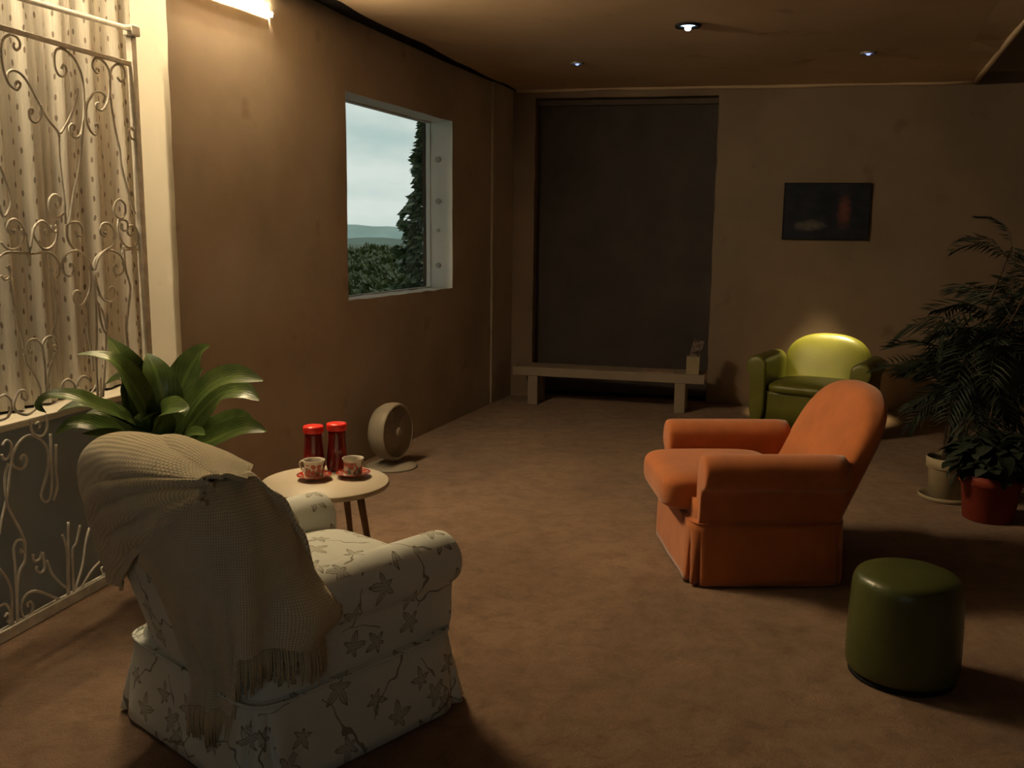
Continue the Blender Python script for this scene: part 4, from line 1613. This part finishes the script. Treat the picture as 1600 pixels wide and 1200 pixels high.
# (spine points in the photograph's frame with depth, half width m)
LV = [
    ([(240, 705, 3.98), (225, 625, 3.90), (195, 565, 3.84), (168, 527, 3.86)], .060),
    ([(238, 710, 3.95), (228, 640, 3.80), (185, 572, 3.70), (150, 556, 3.66), (120, 554, 3.62)], .052),
    ([(262, 710, 3.98), (258, 640, 3.88), (245, 585, 3.88), (230, 552, 3.92)], .068),
    ([(268, 710, 4.0), (275, 630, 4.0), (295, 580, 4.02), (312, 552, 4.02), (328, 540, 4.0)], .066),
    ([(268, 712, 4.0), (290, 650, 3.98), (325, 605, 3.92), (365, 588, 3.88), (411, 595, 3.82)], .054),
    ([(272, 715, 4.02), (305, 655, 4.06), (345, 616, 4.06), (380, 612, 4.02), (405, 626, 3.98)], .058),
    ([(272, 725, 3.98), (310, 700, 3.88), (350, 680, 3.80), (385, 668, 3.74), (417, 674, 3.70)], .052),
    ([(272, 720, 4.05), (310, 690, 4.10), (340, 668, 4.12), (370, 655, 4.10), (396, 657, 4.05)], .050),
    ([(236, 715, 3.92), (200, 660, 3.74), (150, 634, 3.62), (110, 620, 3.56), (75, 620, 3.52), (60, 634, 3.50), (72, 645, 3.50)], .040),
    ([(238, 718, 3.95), (215, 670, 3.80), (175, 645, 3.70), (130, 633, 3.62), (90, 643, 3.55)], .046),
    ([(236, 722, 3.95), (200, 690, 3.80), (160, 668, 3.70), (115, 662, 3.62), (86, 680, 3.58)], .042),
    ([(236, 725, 3.85), (205, 700, 3.68), (165, 683, 3.60), (128, 678, 3.56)], .052),
    ([(255, 715, 3.96), (250, 670, 3.80), (262, 642, 3.74), (285, 640, 3.70), (290, 650, 3.68)], .070),
    ([(245, 712, 4.02), (228, 640, 4.02), (205, 585, 3.98), (170, 556, 3.94)], .050),
    ([(240, 716, 4.0), (220, 660, 4.0), (205, 615, 3.98), (190, 590, 3.96), (165, 600, 3.94)], .044),
    ([(248, 716, 4.05), (225, 655, 4.0), (210, 625, 3.98), (200, 605, 3.98)], .050),
    ([(232, 722, 3.95), (200, 690, 3.92), (165, 655, 3.88), (140, 655, 3.84), (118, 672, 3.82)], .046),
    ([(262, 715, 4.1), (262, 650, 4.15), (252, 600, 4.16), (240, 570, 4.18)], .055),
    ([(268, 718, 3.92), (285, 690, 3.84), (305, 678, 3.8), (320, 680, 3.76)], .048),
    ([(265, 714, 4.05), (282, 640, 4.1), (300, 600, 4.12), (318, 575, 4.12)], .045),
]
for spn, wd in LV:
    pts = [at_depth(*q) - PP for q in spn]
    root = Vector(((pts[0].x) * .35, (pts[0].y) * .35, .37))
    pts = [root] + pts
    v, f, uv = leaf_geo(pts, wd * 1.25, .30, up=Vector((.1, -.55, .83)), twist=rnd.uniform(-.35, .35), peak=.58, stalk=.22)
    mesh('leaf', v, f, M_LEAF, pl, uvs=uv)
    
# ---- tall feathery plant in cream pot
TP = on_floor(1474, 778) + Vector((.02, .0, 0))
TP.z = 0
tp = thing('feathery_plant', 'tall dark feathery leaved plant in a cream pot at the right', 'plant', TP)
MB().lathe([(.155, 0), (.165, .004), (.17, .028), (.163, .030), (.155, .012), (.001, .010)], 36).build('saucer', M_POT_C, tp)
MB().lathe([(.098, .012), (.108, .016), (.122, .19), (.127, .195), (.134, .20), (.138, .262), (.130, .264), (.126, .24)], 36, cap1=False).build('pot', M_POT_C, tp)
MB().lathe([(.128, .238), (.001, .246)], 30, cap0=False, cap1=False).build('soil', M_SOIL, tp)
stems = []
for k in range(6):
    a = 2 * pi * k / 6 + .4
    top = Vector((.42 + .15 * cos(a), .13 * sin(a), 1.16 + .42 * rnd.random()))
    pts = catmull([Vector((.04 * cos(a), .04 * sin(a), .24)), Vector((.09 + .08 * cos(a), .07 * sin(a), .7)), top], 8)
    stems.append(pts)
    MB().tube(pts, .011, 7, r_end=.005).build('stem', M_TRUNK, tp)


def frond_mesh(seed):
    r = random.Random(seed)
    L = .42
    vs, fs, uvs = [], [], []
    sp = catmull([(0, 0, 0), (L * .4, 0, .07), (L * .75, 0, .03), (L, 0, -.08)], 5)
    tb_ = MB().tube(sp, .0025, 4, r_end=.001)
    vs += tb_.v
    fs += tb_.f
    uvs += [(0, 0)] * len(tb_.v)
    for i in range(2, len(sp)):
        for s in (-1, 1):
            p = sp[i]
            ln = .14 * sin(pi * (i / len(sp)) ** .8 * .92) + .04
            d = Vector((.62, s * .75, -.25 + r.uniform(-.15, .1))).normalized()
            q = Vector((-d.y, d.x, 0)).normalized() * .0085
            b = len(vs)
            vs += [p, p + d * ln * .45 + q, p + d * ln + Vector((0, 0, -.02)), p + d * ln * .45 - q]
            fs.append((b, b + 1, b + 2, b + 3))
            uvs += [(0, 0), (.4, .03), (0, .08), (-.4, .03)]
    return vs, fs, uvs


fr_me = []
for k in range(5):
    v, f, uv = frond_mesh(k)
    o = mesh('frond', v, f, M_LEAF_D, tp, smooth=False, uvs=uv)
    fr_me.append(o.data)
    o.location = stems[k][-1]
    o.rotation_euler = (0, -.9, 2 * pi * k / 5)
    o.scale = (.6, .6, .6)
for k in range(125):
    o = bpy.data.objects.new('frond', fr_me[k % 5])
    COL.objects.link(o)
    o.parent = tp
    s = stems[k % 6]
    tt = rnd.uniform(.30, 1.0) ** .85
    o.location = s[int(tt * (len(s) - 1))]
    o.rotation_euler = (rnd.uniform(-.4, .4), rnd.uniform(-.55, .5), rnd.uniform(0, 2 * pi))
    sc_ = rnd.uniform(.75, 1.15) * (.62 if tt > .86 else (.8 if tt < .45 else 1.0))
    o.scale = (sc_, sc_, sc_)

# ---- bushy plant in red pot
RP = on_floor(1543, 810)
RP.z = 0
rp = thing('bushy_plant', 'low bushy dark leaved plant in a red terracotta pot', 'plant', RP)
MB().lathe([(.125, 0), (.135, .005), (.158, .21), (.168, .215), (.172, .27), (.162, .272), (.156, .24)], 36, cap1=False).build('pot', M_POT_R, rp)
MB().lathe([(.158, .238), (.001, .246)], 30, cap0=False, cap1=False).build('soil', M_SOIL, rp)
bu_me = []
for k in range(4):
    v, f, uv = leaf_geo([(0, 0, 0), (.05, 0, .02), (.10, 0, .01), (.15, 0, -.035)], .042, .2, peak=.5)
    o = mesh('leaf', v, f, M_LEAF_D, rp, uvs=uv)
    bu_me.append(o.data)
    o.location = (.05 * cos(k * 1.6), .05 * sin(k * 1.6), .42)
    o.rotation_euler = (0, -.5, k * 1.6)
for k in range(130):
    o = bpy.data.objects.new('leaf', bu_me[k % 4])
    COL.objects.link(o)
    o.parent = rp
    a = rnd.uniform(0, 2 * pi)
    r = .17 * sqrt(rnd.random())
    zz = .26 + .24 * rnd.random() * (1 - (r / .24) ** 2)
    o.location = (r * cos(a), r * sin(a), zz)
    o.rotation_euler = (rnd.uniform(-.5, .5), rnd.uniform(-.7, .6), a + rnd.uniform(-.9, .9))
    sc_ = rnd.uniform(.7, 1.15)
    o.scale = (sc_, sc_, sc_)
for k in range(7):
    a = 2 * pi * k / 7
    MB().tube([(.02 * cos(a), .02 * sin(a), .24), (.07 * cos(a), .07 * sin(a), .36), (.11 * cos(a), .11 * sin(a), .46)], .006, 6, r_end=.003).build('stem', M_TRUNK, rp)
sp_ = [Vector((.0, .05, .24)), Vector((.0, .08, .5)), Vector((.01, .06, .72))]
MB().tube(catmull(sp_, 5), .006, 6).build('stem', M_TRUNK, rp)
v, f, uv = leaf_geo([(-.10, .05, .86), (-.03, .03, .90), (.06, .03, .86), (.13, .04, .72)], .12, .1, up=Vector((0, 1, .2)), peak=.45)
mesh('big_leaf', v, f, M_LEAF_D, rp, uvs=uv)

# ------------------------------------------------------------------ outside: forest floor, hills, tree, shrubs
tm = NT('forest_canopy')
cc = tm.coord()
ysep = tm.n('SeparateXYZ'); tm.set(ysep, 0, cc)
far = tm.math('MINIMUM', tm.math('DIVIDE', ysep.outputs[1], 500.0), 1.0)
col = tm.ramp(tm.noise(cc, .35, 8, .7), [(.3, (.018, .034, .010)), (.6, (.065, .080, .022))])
col = tm.mix(far, col, (.095, .115, .085))  # aerial haze painted in: canopy turns paler grey-green with distance
tm.base(col, .8, .2)
tm.bump(tm.noise(cc, .8, 6, .7), 1.0, .6)
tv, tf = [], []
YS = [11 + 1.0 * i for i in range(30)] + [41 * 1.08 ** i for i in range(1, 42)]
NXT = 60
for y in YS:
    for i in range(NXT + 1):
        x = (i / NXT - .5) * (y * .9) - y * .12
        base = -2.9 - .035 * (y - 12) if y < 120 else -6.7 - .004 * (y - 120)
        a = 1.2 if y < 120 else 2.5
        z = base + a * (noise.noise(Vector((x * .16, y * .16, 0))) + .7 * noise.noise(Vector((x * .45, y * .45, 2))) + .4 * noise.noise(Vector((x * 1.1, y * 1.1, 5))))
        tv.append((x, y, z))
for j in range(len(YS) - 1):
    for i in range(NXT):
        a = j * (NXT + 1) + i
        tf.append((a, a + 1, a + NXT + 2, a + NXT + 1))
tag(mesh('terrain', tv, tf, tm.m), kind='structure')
for nm, Y, zt, amp, c in (('hills_near', 900, -3.0, 9, (.15, .19, .165)), ('hills_far', 1500, 8.0, 13, (.30, .39, .37))):  # hill colours carry painted haze, palest and bluest on the far ridge
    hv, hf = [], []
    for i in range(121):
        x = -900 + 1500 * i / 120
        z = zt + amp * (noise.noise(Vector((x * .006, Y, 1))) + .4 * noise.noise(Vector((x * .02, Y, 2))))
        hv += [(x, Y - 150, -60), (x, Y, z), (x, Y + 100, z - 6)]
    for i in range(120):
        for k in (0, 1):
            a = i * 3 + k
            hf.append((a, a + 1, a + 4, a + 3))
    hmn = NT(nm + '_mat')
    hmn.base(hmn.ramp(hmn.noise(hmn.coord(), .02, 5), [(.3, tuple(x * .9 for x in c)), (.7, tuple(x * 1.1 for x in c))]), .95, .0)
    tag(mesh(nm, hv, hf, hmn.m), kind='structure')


def leaf_cloud(fn, n, size, seed):
    r = random.Random(seed)
    vs, fs, uvs = [], [], []
    for _ in range(n):
        p, d = fn(r)
        d = (d + Vector((r.uniform(-.7, .7), r.uniform(-.7, .7), r.uniform(-.8, .3)))).normalized()
        s = d.cross(Vector((r.uniform(-1, 1), r.uniform(-1, 1), r.uniform(-1, 1)))).normalized()
        L = size * r.uniform(.7, 1.3)
        b = len(vs)
        vs += [p, p + d * L * .45 + s * L * .26, p + d * L, p + d * L * .45 - s * L * .26]
        fs.append((b, b + 1, b + 2, b + 3))
        uvs += [(0, 0), (.5, .3), (0, .6), (-.5, .3)]
    return vs, fs, uvs


TREE = Vector((-1.16, 13.0, -2.9))
tr = thing('garden_tree', 'tall dark leafy tree at the right of the window view', 'tree', TREE)
MB().tube([(0, 0, 0), (.05, 0, 3), (.0, 0, 5.6)], .12, 8, r_end=.02).build('trunk', M_TRUNK, tr)


def tree_fn(r):
    h = r.random() ** 1.25
    z = .6 + 5.55 * h
    clump = .72 + .6 * noise.noise(Vector((z * 2.2, 1, 4)))
    R = (1.5 * (1 - h) ** .85 + .03) * clump
    a = r.uniform(0, 2 * pi)
    k = .75 + .5 * noise.noise(Vector((a * 1.5, z * 2.6, 8)))
    rr_ = R * sqrt(r.uniform(.1, 1)) * k
    return Vector((rr_ * cos(a), rr_ * sin(a), z)), Vector((cos(a), sin(a), -.2))


v, f, uv = leaf_cloud(tree_fn, 9500, .13, 3)
tag(mesh('foliage', v, f, M_TREE, tr, smooth=False, uvs=uv), kind='stuff')
SH = [(548, 432, 50, 2.2), (575, 426, 55, 2.4), (602, 432, 48, 2.2), (628, 426, 52, 2.5), (655, 430, 50, 2.4), (555, 414, 75, 3.0), (585, 410, 82, 3.2), (615, 415, 78, 3.2), (640, 412, 80, 3.2), (552, 440, 27, 1.1), (572, 432, 31, 1.2), (590, 445, 25, 1.0), (612, 428, 29, 1.2), (632, 440, 24, 1.1), (655, 430, 26, 1.3), (560, 462, 21, 1.0), (600, 465, 20, .9), (640, 462, 19, 1.0), (680, 445, 22, 1.2)]
av, af, au = [], [], []
for k, (x, y, dpt, R) in enumerate(SH):
    p = at_depth(x, y, dpt)

    def fn(r, R=R):
        d = Vector((r.gauss(0, 1), r.gauss(0, 1), abs(r.gauss(0, 1)) - .25)).normalized()
        k_ = .85 + .35 * noise.noise(d * 2.3 + Vector((R * 9, 0, 0)))
        return Vector((p.x + d.x * R * k_, p.y + d.y * R * k_, p.z + (d.z - .6) * R * k_)), d
    v, f, uv = leaf_cloud(fn, 1600, .17 * max(1, dpt / 24), 40 + k)
    b = len(av)
    av += v
    af += [[q + b for q in f_] for f_ in f]
    au += uv
o = mesh('undergrowth', av, af, M_SHRUB, smooth=False, uvs=au)
tag(o, 'dense glossy green undergrowth outside below the window', 'undergrowth', kind='stuff')
